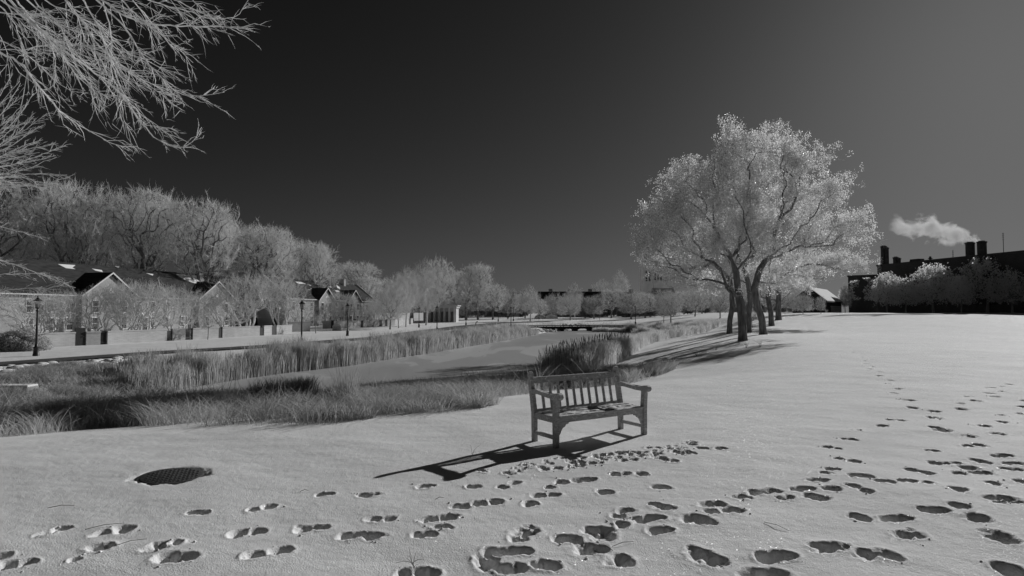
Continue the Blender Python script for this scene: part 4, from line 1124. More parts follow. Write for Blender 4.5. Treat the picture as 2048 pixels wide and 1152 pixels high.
# ------------------------------------------------------------------ the frosted leafy trees on the right
def hero_tree(label, base_px, envelope, n, R, seed, nleaf, curve, spread, fine=1.0):
    """envelope: list of (px,py,rx_m,ry_m,rz_m,weight) leaf masses"""
    rng = np.random.default_rng(seed)
    bx, by, bz = hit(*base_px)
    w = np.array([e[5] for e in envelope], float); w /= w.sum()
    pts = []; sub = {}
    while len(pts) < n:
        e = envelope[rng.choice(len(envelope), p=w)]
        c = at(e[0], e[1], by + e[6])
        if id(e) not in sub: sub[id(e)] = [(lambda v: v / np.linalg.norm(v) * rng.random() ** .42)(rng.normal(size=3)) for _ in range(15)]
        q = sub[id(e)][rng.integers(0, 15)] * .95 + rng.normal(size=3) * .15
        a = math.atan2(q[2], q[0]); k = 1 + .15 * math.sin(3 * a + seed) + .1 * math.sin(7 * a + seed * 2)
        p = np.array([c[0] + q[0] * e[2] * k - bx, c[1] + q[1] * e[3] * k - by, c[2] + q[2] * e[4] * k - bz])
        if p[2] > 2.0: pts.append(p)
    pts = np.array(pts)
    ch = [np.array(p, float) for p in curve]
    # resample trunk
    cc = []
    for a, b_ in zip(ch[:-1], ch[1:]):
        for t in (0, .33, .66): cc.append(a * (1 - t) + b_ * t)
    cc.append(ch[-1])
    nodes, par = grow(pts, cc, .75)
    j = rng.normal(size=nodes.shape) * .05; j[:len(cc)] *= .15; nodes = nodes + j
    rad, cnt, chains = skeleton(nodes, par, R, .009)
    rad[len(cc):] *= .8
    rad[0] *= 1.45; rad[1] *= 1.15
    t = empty("tree", (bx, by, bz - .05), 0, label, "tree", "frosted leafy trees on the bank")
    V, Fq = tubes_from(nodes, rad, chains, .045, 9)
    obj("trunk", mesh_np("trunk", V, [Fq], M['bark'], True), t)
    V, Fq = tubes_from(nodes, rad, chains, 0, .045)
    Vs = [V]; Q = [Fq]; off = len(V)
    V2, Q2, T2, tips = add_twigs(nodes, par, cnt, rng, int(3000 * fine), .7, int(4200 * fine), .42, .007, .005, .35, 0, 9)
    obj("crown", mesh_np("crown", np.vstack([V, V2]), [np.vstack([Fq, Q2 + off]), T2 + off], M['twigmidtone']), t)
    # leaves hang in clusters; denser towards the outside and the top of the crown
    sc = rng.random(len(tips)) < np.clip(.25 + .75 * (tips[:, 2] - 3) / 8, .2, 1)
    tp = tips[sc]
    nleaf = int(nleaf * 1.7)
    tp = tp[rng.random(len(tp)) < .28]
    c = tp[rng.integers(0, len(tp), nleaf)] + np.array([0, 0, 1.0]) * (rng.random(nleaf) * .28)[:, None] + rng.normal(size=(nleaf, 3)) * .12
    V, Q = leaf_mesh(c, .10, rng, .5)
    obj("leaves", mesh_np("leaves", V, [Q], M['leaf']), t)
    return t
M['twigmidtone'] = noisy("leafy_twigs", .6, .8, 1.5, .8, trans=.4)
E = [  # px, py, rx, ry, rz (metres), weight, depth offset
 (1480, 310, 1.9, 1.8, 1.6, 1.2, 0), (1390, 370, 1.9, 1.8, 1.5, 1.1, 0), (1330, 430, 1.7, 1.8, 1.4, 1, .5), (1455, 400, 2.4, 2.2, 2.0, 1.6, 0), (1320, 500, 1.8, 1.8, 1.2, 1, 0), (1400, 490, 2.3, 2.2, 1.6, 1.5, 0),
 (1500, 480, 2.2, 2.2, 2.0, 1.3, 0), (1420, 570, 2.2, 2.0, .9, .8, .5), (1340, 555, 1.6, 1.6, .8, .6, -.5)]
hero_tree("largest frosted tree, nearest of the group, its thick trunk straight and black", (1485, 682), E, 1200, .27, 41, 26000,
  [(0, 0, -.3), (.02, 0, 1.0), (-.02, .05, 2.2), (-.22, .1, 3.4), (-.3, .1, 4.6)], 0)
E = [(1555, 310, 2.3, 2.2, 1.9, 1.3, 0), (1620, 330, 2.1, 2.0, 1.9, 1.3, 0), (1640, 400, 2.3, 2.2, 1.7, 1.3, 0), (1560, 400, 2.3, 2.3, 2.0, 1.2, 0), (1660, 470, 2.6, 2.2, 1.4, 1.2, 0), (1590, 500, 2.6, 2.4, 1.8, 1.3, 0),
     (1700, 450, 1.1, 1.2, .7, .4, 0), (1600, 560, 2.0, 2.0, .8, .5, 0), (1540, 560, 1.8, 2, 1.1, .6, 0)]
hero_tree("second frosted tree, its trunk curving left, just right of the thickest trunk", (1527, 669), E, 1150, .26, 52, 24000,
  [(0, 0, -.3), (-.1, 0, 1.2), (-.45, .05, 2.4), (-.6, .1, 3.6), (-.2, .15, 5.0)], 0)
hero_tree("thin-trunked frosted tree at the left of the group, trunk leaning right", (1459, 667), [(1440, 470, 2.3, 2, 1.8, 1, 0), (1400, 430, 2, 2, 1.6, 1, 0), (1370, 540, 2.4, 2, 1.2, 1, 0), (1470, 400, 2, 2, 2.4, 1, 0), (1310, 520, 1.5, 1.8, 1.1, .5, 0)], 800, .22, 63, 12000,
  [(0, 0, -.3), (.05, 0, 1.2), (.3, .05, 2.4), (.32, .1, 3.6), (.1, .1, 4.8)], 0, .8)
hero_tree("frosted tree close behind the thickest trunk, mostly hidden by it", (1497, 665), [(1500, 440, 2.6, 2.2, 2.2, 1, 0), (1520, 350, 2.2, 2, 2.0, 1, 0), (1440, 520, 2, 2, 1.4, .7, 0)], 700, .22, 74, 9000,
  [(0, 0, -.3), (.02, 0, 1.4), (.2, 0, 2.6), (.1, 0, 4.2)], 0, .7)
hero_tree("frosted tree with low right-reaching boughs, third trunk from the right", (1543, 652), [(1600, 540, 4.0, 2.6, 1.8, 1, 0), (1680, 530, 2.4, 2.2, 1.0, .8, 0), (1705, 530, 1.6, 1.2, .7, .14, 0), (1580, 430, 3.6, 3, 2.6, 1, 0), (1590, 575, 2.0, 2, .7, .3, 0)], 850, .27, 85, 16000,
  [(0, 0, -.3), (-.05, 0, 1.5), (-.25, .1, 3.0), (-.2, .1, 4.6)], 0)
hero_tree("farthest frosted tree of the group, short dark trunk with a long shadow", (1557, 640), [(1560, 540, 5, 4, 2.6, 1, 0), (1585, 555, 3.6, 3, 1.8, 1, 0), (1520, 570, 4, 3, 2, .6, 0)], 520, .36, 96, 7000,
  [(0, 0, -.3), (0, 0, 1.6), (.1, 0, 3.2), (.1, 0, 4.6)], 0, .6)

# ------------------------------------------------------------------ near branches hanging into the picture
def near_tree(label, trunk, guides, seed, dep0, pxscale=1.0, base=.006, twig=(10, 60), trunk_r=.16, density=5.0, jd=.5, sub=.5):
    """guides: polylines in picture pixels with their own distances; twigs grow from them in all directions"""
    rng = np.random.default_rng(seed)
    Vs = []; Fs = []; off = 0; TV = []; TF = []; to = 0
    P0 = []; DD = []; LL = []; RR = []
    for gi, (gp, r0, d0, d1) in enumerate(guides):
        gp = np.array(gp, float); n = len(gp)
        seg = np.r_[0, np.cumsum(np.hypot(*np.diff(gp, axis=0).T))]
        m = max(6, int(seg[-1] / 12)); s = np.linspace(0, seg[-1], m)
        X = np.interp(s, seg, gp[:, 0]); Y = np.interp(s, seg, gp[:, 1])
        for _ in range(2):
            X[1:-1] = (X[:-2] + 2 * X[1:-1] + X[2:]) / 4; Y[1:-1] = (Y[:-2] + 2 * Y[1:-1] + Y[2:]) / 4
        X[1:] += rng.normal(size=m - 1) * .9; Y[1:] += rng.normal(size=m - 1) * .9
        dp = np.linspace(d0, d1, m) + .15 * np.sin(s / 60 + gi)
        P = np.array([at(x, y, d) for x, y, d in zip(X, Y, dp)])
        R = np.linspace(r0, r0 * .3, m)
        V, Fq = tube_np(P, R, 5); Vs.append(V); Fs.append(Fq + off); off += len(V)
        T = unit(np.gradient(P, axis=0)); k = int(seg[-1] / density); lp_ = dp.mean() / F
        idx = rng.uniform(.12, .985, k) * (m - 1); i0 = idx.astype(int); fr = (idx - i0)[:, None]
        p = P[i0] * (1 - fr) + P[np.minimum(i0 + 1, m - 1)] * fr
        sgn = rng.choice([-1, 1], k)
        side = unit(np.cross(T[i0], np.array([0, 1, 0])[None] + rng.normal(size=(k, 3)) * .5)) * sgn[:, None]
        d = unit(T[i0] + side * rng.uniform(.12, .6, k)[:, None] + rng.normal(size=(k, 3)) * .12)
        P0.append(p); DD.append(d); LL.append(lp_ * rng.uniform(twig[0], twig[1], k) * (1 - .5 * idx / m)); RR.append(np.full(k, r0 * .42))
    P0 = np.vstack(P0); DD = np.vstack(DD); LL = np.concatenate(LL); RR = np.minimum(np.concatenate(RR), .0032)
    V, Q, T, mid_, tip = twig_mesh(P0, DD, LL, RR, rng, .12, .0)
    Vs.append(V); Q_ = [np.vstack(Fs), Q + off]; Ts = [T + off]; off += len(V)
    n = len(P0)
    for rep, (cnt_, ls, rs) in enumerate([(int(n * 2.6), .38, .0020), (int(n * 1.6), .16, .0016)]):
        s = rng.integers(0, n, cnt_); t = rng.random(cnt_)[:, None]
        p = np.where(rng.random(cnt_)[:, None] < .4, P0[s] * (1 - t) + mid_[s] * t, mid_[s] * (1 - t) + tip[s] * t)
        d = unit(DD[s] + rng.normal(size=(cnt_, 3)) * .42)
        V, Q, T, m2, t2 = twig_mesh(p, d, LL[s] * ls * rng.uniform(.4, 1.3, cnt_), np.full(cnt_, rs), rng, .05, .0)
        Vs.append(V); Q_.append(Q + off); Ts.append(T + off); off += len(V)
    root = empty("tree", (trunk[0][0], trunk[0][1], tz(trunk[0][0], trunk[0][1]) - .05), 0, label, "tree")
    o = np.array(root.location)
    V = np.vstack(Vs) - o
    obj("branches", mesh_np("branches", V, [np.vstack(Q_), np.vstack(Ts)], M['twignear']), root)
    m = MB()
    for line, r in trunk[1]:
        m.tube([Vector(q) - Vector(o) for q in line], r, 12)
    m.build("trunk", M['bark'], root, True)
    return root
def z1(pts): return [(x / 2.88, y / 2.88) for x, y in pts]
G = [
 (z1([(380, -90), (600, 0), (700, 85), (830, 138), (1100, 152), (1300, 152), (1460, 166)]), .0085, 4.6, 4.2),
 (z1([(500, -60), (620, 60), (690, 120), (760, 220), (830, 340), (920, 440), (1040, 552), (1160, 552), (1290, 533)]), .0075, 4.4, 4.3),
 (z1([(-60, -120), (110, 60), (250, 190), (370, 290), (520, 400), (620, 470), (720, 565), (790, 680), (870, 775), (940, 825), (1020, 855), (1080, 852), (1120, 805), (1160, 730)]), .0085, 4.0, 4.4),
 (z1([(-80, 240), (0, 300), (130, 365), (200, 470), (280, 570), (400, 685), (540, 765), (650, 840), (750, 848)]), .008, 4.2, 4.6),
 (z1([(-60, -60), (60, 40), (150, 110), (260, 200), (400, 360), (520, 490), (640, 580)]), .0075, 4.8, 5.0),
 (z1([(420, -80), (480, 0), (560, 130), (600, 250), (660, 400), (690, 500), (760, 610), (850, 690), (930, 750), (985, 780)]), .007, 4.5, 4.8),
 (z1([(300, -90), (380, 0), (480, 120), (560, 260), (700, 380), (830, 470), (950, 560), (1010, 612)]), .007, 5.0, 4.6),
 (z1([(80, -60), (150, 0), (300, 120), (430, 220), (600, 330), (760, 430), (900, 500), (1070, 535)]), .007, 4.8, 5.2),
 (z1([(640, -60), (700, 0), (800, 100), (900, 180), (1000, 250), (1110, 360)]), .006, 4.3, 4.8),
 (z1([(760, -50), (850, 0), (980, 45), (1100, 60), (1200, 120), (1275, 85)]), .006, 4.4, 4.8),
 (z1([(1060, -60), (1120, 20), (1180, 60), (1230, 100)]), .005, 4.9, 4.8),
 (z1([(-60, -20), (0, 30), (80, 120), (130, 270), (145, 370)]), .006, 5.2, 5.0),
 (z1([(20, -90), (100, 0), (190, 130), (330, 270), (450, 450), (530, 520), (620, 560)]), .007, 4.2, 4.6),
 (z1([(-60, 200), (20, 240), (130, 290), (230, 380), (330, 480), (480, 565)]), .006, 5.4, 5.0),
 (z1([(200, -80), (280, 30), (420, 60), (560, 200), (700, 300), (830, 340), (960, 410), (1030, 418)]), .006, 5.0, 5.4),
 (z1([(560, -80), (620, 100), (650, 260), (640, 420), (700, 560), (715, 700), (755, 768)]), .006, 5.2, 5.0),
 (z1([(140, -80), (240, 60), (330, 110), (420, 330), (520, 420), (530, 560), (560, 660)]), .0055, 5.3, 5.0),
 (z1([(700, -60), (820, 60), (870, 130), (930, 190), (1000, 290), (1065, 285)]), .0055, 4.7, 5.2),
 (z1([(900, -60), (1010, 0), (1120, 60), (1220, 100), (1345, 120), (1425, 20)]), .005, 4.8, 4.6),
 (z1([(-60, 60), (40, 80), (230, 80), (420, 180), (620, 210), (750, 245)]), .006, 5.6, 5.4),
 (z1([(-60, 280), (150, 290), (240, 265), (400, 210)]), .0045, 5.4, 5.6),
 (z1([(-40, 150), (30, 240), (50, 340), (55, 430)]), .004, 5.6, 5.6),
 (z1([(330, -60), (450, 100), (500, 280), (640, 300), (700, 420), (830, 520)]), .0055, 5.4, 5.1),
 (z1([(0, -60), (60, 70), (180, 180), (300, 260), (330, 400), (300, 520), (370, 575)]), .0055, 5.6, 5.4),
]
limb_top = at(90, -230, 4.8)
near_tree("bare frosted tree hanging its tangled twigs in from the top left corner", ((-5.8, 4.6), [
   ([(-5.8, 4.6, -.5), (-5.75, 4.6, 1.5), (-5.5, 4.65, 3.2), (-4.9, 4.7, 4.4), (-4.2, 4.75, 5.0), limb_top, at(330, -120, 4.7)], [.2, .17, .14, .11, .09, .06, .03]),
   ([(-4.9, 4.7, 4.4), at(-60, -60, 4.5), at(-40, 30, 4.4)], [.08, .05, .02]),
   ([(-5.5, 4.65, 3.2), (-5.9, 4.4, 5.0), (-6.2, 4.2, 6.6)], [.13, .08, .03]),
   ([limb_top, at(520, -160, 4.6), at(760 / 2.88 + 60, -50 / 2.88, 4.5)], [.05, .03, .012])]), G, 7, 4.6, twig=(30, 120), density=11.0)
rng = np.random.default_rng(19)
G2 = []
for k in range(24):
    an = math.radians(-52 + 66 * (k + rng.uniform(-.4, .4)) / 23); Lk = rng.uniform(180, 240) * (1 - .12 * abs(k / 23 - .6))
    ox_, oy_ = -95 + rng.uniform(-12, 12), 345 + rng.uniform(-22, 22)
    pl = [(-190, 420), (ox_, oy_)]
    for q in (.35, .7, 1.0):
        aa = an - .16 * (q - .5) + rng.uniform(-.06, .06); pl.append((ox_ + Lk * q * math.cos(aa), oy_ + Lk * q * math.sin(aa)))
    G2.append((pl, .009, 9.0 + rng.uniform(-.6, .6), 9.0 + rng.uniform(-.8, .8)))
for pl in [[(-190, 420), (-60, 440), (0, 455), (50, 465), (95, 482)], [(-190, 440), (-60, 500), (0, 520), (60, 540), (150, 575)], [(-190, 460), (-70, 560), (0, 585), (50, 575), (100, 578), (140, 563)], [(-190, 460), (-80, 590), (-10, 600), (60, 600), (110, 608)],
             [(-190, 450), (-60, 540), (0, 550), (70, 545), (125, 560)], [(-190, 480), (-50, 560), (20, 610), (50, 640), (62, 655)]]:
    G2.append((pl, .011, 9.0, 9.4))
c9 = at(-190, 430, 9.0)
near_tree("bare tree at the left edge, brushy twigs fanning in below the hanging tangle", ((c9[0] - .6, 9.0), [
   ([(c9[0] - .6, 9.0, -.8), (c9[0] - .5, 9.0, 1.0), c9, (c9[0] - .1, 9.1, 5.2), (c9[0] - .3, 9.2, 7.0)], [.16, .13, .10, .07, .03])]), G2, 8, 9.0, twig=(14, 52), density=7.0)

# ------------------------------------------------------------------ reeds, cattails and rough grass
def blades(P, H, lean, W, rng, curve=.35):
    """four-section bending blades; P (n,3) feet, H heights, lean (n,3) horizontal drift"""
    n = len(P); a = rng.uniform(0, math.pi, n); s = np.stack([np.cos(a), np.sin(a), 0 * a], 1)
    out = []
    for k, t in enumerate((0, .35, .7)):
        c = P + lean * (t ** 1.7)[None] if False else P + lean * (t ** 1.7) + np.array([0, 0, 1.0]) * (H * t * (1 - curve * t * .3))[:, None]
        w = (W * (1 - .35 * t))[:, None]
        out += [c - s * w, c + s * w]
    tip = P + lean + np.array([0, 0, 1.0]) * (H * (1 - curve * .5))[:, None]
    out.append(tip)
    V = np.stack(out, 1).reshape(-1, 3); b = np.arange(n)[:, None] * 7
    Q = np.concatenate([b + np.array([[0, 1, 3, 2]]), b + np.array([[2, 3, 5, 4]])]); T = b + np.array([[4, 5, 6]])
    return V, Q, T
def stuff_blades(name, label, cat, P, H, lean, W, rng, mat, curve=.35, extra=None):
    V, Q, T = blades(P, H, lean, W, rng, curve)
    me = mesh_np(name, V, [Q, T], mat)
    o = obj(name, me); tag(o, label, cat, kind="stuff"); return o
def band(line, n, rng, back, lvl=True):
    """feet scattered on a strip given by two picture-space polylines (front, back) lying on the ground"""
    A = np.array([(plane(x, y, PREL) if lvl else hit(x, y))[:2] for x, y in line]); sg = np.r_[0, np.cumsum(np.hypot(*np.diff(A, axis=0).T))]
    s = rng.random(n) * sg[-1]; x = np.interp(s, sg, A[:, 0]); y = np.interp(s, sg, A[:, 1])
    ds = 1.0; x2 = np.interp(s + ds, sg, A[:, 0]); y2 = np.interp(s + ds, sg, A[:, 1]); x1 = np.interp(s - ds, sg, A[:, 0]); y1 = np.interp(s - ds, sg, A[:, 1])
    tx, ty = x2 - x1, y2 - y1; L = np.hypot(tx, ty) + 1e-6
    u = rng.random(n); off = back[0] + (back[1] - back[0]) * u
    x = x - ty / L * off; y = y + tx / L * off
    return x, y, s, u
rng = np.random.default_rng(101)
def shore(line, n, back, hmin, hmax, name, label, cat, mat, w, clump=.5, lean=.25, sun_lean=0, dens_t=-.12, cs=1.1, zoff=0.0, taper=None, lvl=True):
    x, y, s, u = band(line, n, rng, back, lvl)
    k = vnoise(x * cs + 3, y * cs, 5) - .5 + .6 * (vnoise(x * cs * 3, y * cs * 3, 9) - .5)
    keep = k + rng.normal(size=n) * .18 > dens_t
    x, y, s, k, u = x[keep], y[keep], s[keep], k[keep], u[keep]
    z = np.maximum(terrain(x, y), PONDZ - .02) + zoff
    h = (hmin + (hmax - hmin) * np.clip(.5 + k * 1.6 + rng.normal(size=len(x)) * .22, 0, 1.15))
    if taper: h = h * np.interp(s / s.max(), taper[0], taper[1])
    ang = vnoise(x * .9, y * .9, 33) * 9 + rng.normal(size=len(x)) * 2.0
    ln = np.stack([np.cos(ang), np.sin(ang), 0 * ang], 1) * (h * lean * rng.uniform(.2, 1.6, len(x)))[:, None]
    return stuff_blades(name, label, cat, np.stack([x, y, z], 1), h, ln, np.full(len(x), w) * rng.uniform(.6, 1.3, len(x)), rng, mat)
far_shore = [(262, 793), (300, 788), (380, 775), (480, 758), (560, 747), (700, 731), (780, 718), (860, 706), (930, 694), (1000, 683), (1050, 673), (1075, 669)]
shore(far_shore, 56000, (-.25, 2.1), .95, 1.95, "reeds", "pale dry reeds standing in a long band along the far bank of the pond", "reeds", M['reed'], .012, lean=.16, dens_t=-.22, cs=.9,
      taper=([0, .03, .1, .4, .7, 1], [.55, .8, 1, 1.0, .95, .75]))
shore(far_shore[3:], 9000, (1.8, 3.6), .35, .9, "reeds", "short pale reeds thinning out onto the snow behind the far bank's reed band", "reeds", M['reed'], .010, lean=.3, dens_t=.0, cs=.8)
shore([(40, 786), (120, 784), (190, 792), (262, 793), (330, 783)], 30000, (-.6, 3.6), .18, .62, "rough_grass", "dark tangled grass filling the left corner of the pond's far bank", "grass", M['grass'], .009, lean=.6, dens_t=-.3)
near_shore = [(-60, 862), (130, 852), (250, 846), (380, 836), (500, 826), (640, 815), (800, 803), (950, 789), (1030, 770)]
shore(near_shore, 80000, (-.2, -7.5), .12, .95, "rough_grass", "brown tangled grass along the near bank of the pond, left of the bench", "grass", M['grass'], .007, lean=.75, dens_t=.0, cs=.75, taper=([0, .35, .5, 1], [.7, .9, .62, .6]))
shore([(370, 838), (440, 832), (500, 826), (600, 818)], 14000, (-.3, -3.0), .5, 1.3, "reeds", "stand of taller reeds on the near bank below the first lamp beside the far reeds", "reeds", M['reed'], .007, lean=.22, dens_t=-.05, cs=1.6)
shore([(640, 815), (800, 803), (950, 789), (1030, 775)], 12000, (-.2, -4.5), .35, .95, "rough_grass", "taller dark grass stems rising above the near bank just left of the bench", "grass", M['reeddark'], .006, lean=.4, dens_t=.1, cs=1.9)
shore([(-60, 872), (130, 860), (250, 852), (400, 842)], 16000, (1.5, -.6), .25, .8, "rough_grass", "matted grass poking through snow at the far left of the near bank", "grass", M['grass'], .006, lean=.8, dens_t=-.1, cs=1.3, lvl=False)
shore([(-60, 878), (130, 862), (250, 852), (460, 846), (640, 840), (800, 817), (900, 806), (1060, 786)], 26000, (1.8, -.7), .10, .5, "rough_grass", "flattened grass and frosted litter along the crest where the snow meets the near bank", "grass", M['grass'], .0045, lean=1.1, dens_t=.04, cs=1.7, lvl=False)
shore([(500, 846), (640, 838), (800, 815), (900, 804), (1040, 786)], 7000, (.5, -.5), .10, .36, "rough_grass", "bleached straw hanging over the snow edge left of the bench", "grass", M['reed'], .0045, lean=1.3, dens_t=.12, cs=2.3, lvl=False)
shore([(-60, 806), (60, 812), (150, 822), (230, 808)], 20000, (2.5, -3.0), .15, .6, "rough_grass", "low tangled grass round the concrete headwall at the left edge", "grass", M['grass'], .008, lean=.8, dens_t=-.15, cs=1.2)
shore(near_shore, 900, (-.5, -7.0), .7, 1.3, "rough_grass", "scattered long arching stems standing clear of the near bank grass", "grass", M['reed'], .006, lean=.8, dens_t=-.1, cs=.9)
# cattail clump behind the bench
shore([(1024, 768), (1060, 757), (1110, 744), (1150, 728), (1192, 712)], 20000, (-1.0, -3.4), .7, 1.75, "cattails", "dense dark clump of cattails on the near bank behind the bench", "cattails", M['reeddark'], .009, lean=.2, dens_t=-.3, cs=1.3, taper=([0, .06, .7, 1], [.6, 1, .9, .35]))
x, y, s_, u = band([(1026, 767), (1060, 757), (1110, 744), (1150, 728), (1185, 714)], 260, rng, (-.9, -2.9))
m = MB()
z = np.maximum(terrain(x, y), PONDZ)
for a, b_, c in zip(x, y, z):
    h = rng.uniform(1.1, 1.65); dx, dy = rng.normal(size=2) * .12
    m.tube([(a, b_, c), (a + dx * .6, b_ + dy * .6, c + h * .8), (a + dx, b_ + dy, c + h)], .006, 3)
    m.tube([(a + dx, b_ + dy, c + h - .02), (a + dx * 1.1, b_ + dy * 1.1, c + h + .08), (a + dx * 1.25, b_ + dy * 1.25, c + h + .2)], [.012, .016, .008], 5)
o = m.build("cattail_heads", M['cattail']); tag(o, "brown cattail seed heads topping the dark clump behind the bench", "cattails", kind="stuff")
# tall plume-like tufts right of the cattails, grass along the near right bank, far reed bed
def tuft(px, py, h, w, n, label, mat='reed', bend=(.35, 0)):
    p = hit(px, py); a = rng.uniform(0, 6.28, n); upright = h > .9
    r = w * (.25 if upright else .5) * np.sqrt(rng.random(n)) * (1 + .35 * np.sin(3 * a + px))
    X = p[0] + r * np.cos(a) * 1.5; Y = p[1] + r * np.sin(a)
    P = np.stack([X, Y, terrain(X, Y) - .03], 1)
    hh = h * rng.uniform(.3, 1.15, n) * (1 if upright else .75)
    b_ = a + rng.normal(size=n) * .9; out = w * (.5 if upright else .9)
    ln = np.stack([np.cos(b_) * out * rng.random(n) + bend[0] * hh, np.sin(b_) * out * rng.random(n) + bend[1] * hh, 0 * a], 1)
    V, Q, T = blades(P - np.array(p), hh, ln, np.full(n, .0045), rng, .35 if upright else .8)
    o = obj("grass_tuft", mesh_np("grass_tuft", V, [Q, T], M[mat])); o.location = p
    tag(o, label, "grass tuft", "separate grass tufts on the banks")
tuft(1182, 742, 1.55, .5, 500, "tall curved plume of grass just right of the cattail clump", 'reed', (.25, 0))
tuft(1215, 716, 1.3, .5, 350, "second, smaller curved plume of grass farther along the bank", 'reeddark', (.28, 0))
tuft(942, 812, .62, .6, 900, "pale rounded grass tuft hanging over the snow edge left of the bench", 'reed', (-.1, -.1))
tuft(704, 838, .55, .4, 500, "small pale grass tuft on the snow edge between the manhole and the bench", 'reed', (0, 0))
tuft(690, 822, 1.0, .5, 300, "thin upright tuft right behind the small pale tuft", 'grass', (0, 0))
tuft(838, 822, .6, .7, 700, "drooping grass tuft at the snow edge nearer the bench than the small pale one", 'grass', (-.15, -.1))
tuft(655, 836, .5, .5, 500, "bushy low tuft at the left of the small pale tuft", 'reed', (-.2, 0))
tuft(1230, 735, .5, .9, 900, "wide bleached tuft at the snow edge above the right end of the bench", 'reed', (.1, -.1))
tuft(1190, 745, .45, .8, 800, "bleached tuft beside the cattails above the bench back", 'reed', (.1, -.1))
tuft(78, 800, .55, .8, 900, "pale frosted tuft right beside the concrete headwall", 'reed', (.1, 0))
tuft(140, 806, .5, .8, 800, "pale tuft a little right of the headwall", 'reed', (.1, 0))
shore([(1192, 712), (1235, 698), (1290, 686), (1352, 676), (1400, 668)], 26000, (-.2, -3.2), .35, 1.3, "rough_grass", "grass along the right bank of the pond between the cattails and the far reed bed", "grass", M['reeddark'], .010, lean=.35, dens_t=-.1, cs=.8)
shore([(1236, 663), (1262, 664), (1300, 664), (1345, 667), (1395, 667)], 18000, (2.5, -1.2), .6, 1.7, "reeds", "reed bed closing the far right corner of the pond", "reeds", M['reed'], .020, lean=.18, dens_t=-.25, cs=.5, taper=([0, .2, 1], [.3, 1, 1]))
shore([(1290, 672), (1340, 674), (1400, 669)], 12000, (-.3, -3.0), .9, 2.0, "reeds", "rounded bushy reeds at the right end of the pond before the tree shadows", "reeds", M['reeddark'], .018, lean=.3, dens_t=-.3, cs=.5)
shore([(1000, 653), (1100, 651), (1270, 649)], 5000, (-1.5, 3), .2, .8, "rough_grass", "pale grass on the snow just behind the footbridge", "grass", M['reed'], .015, lean=.3, dens_t=.05, cs=.4, lvl=False)
shore([(1180, 664), (1270, 665)], 5000, (1.5, 4), .3, .9, "rough_grass", "low dark grass under the right end of the footbridge", "grass", M['reeddark'], .015, lean=.3, dens_t=-.1, cs=.4)

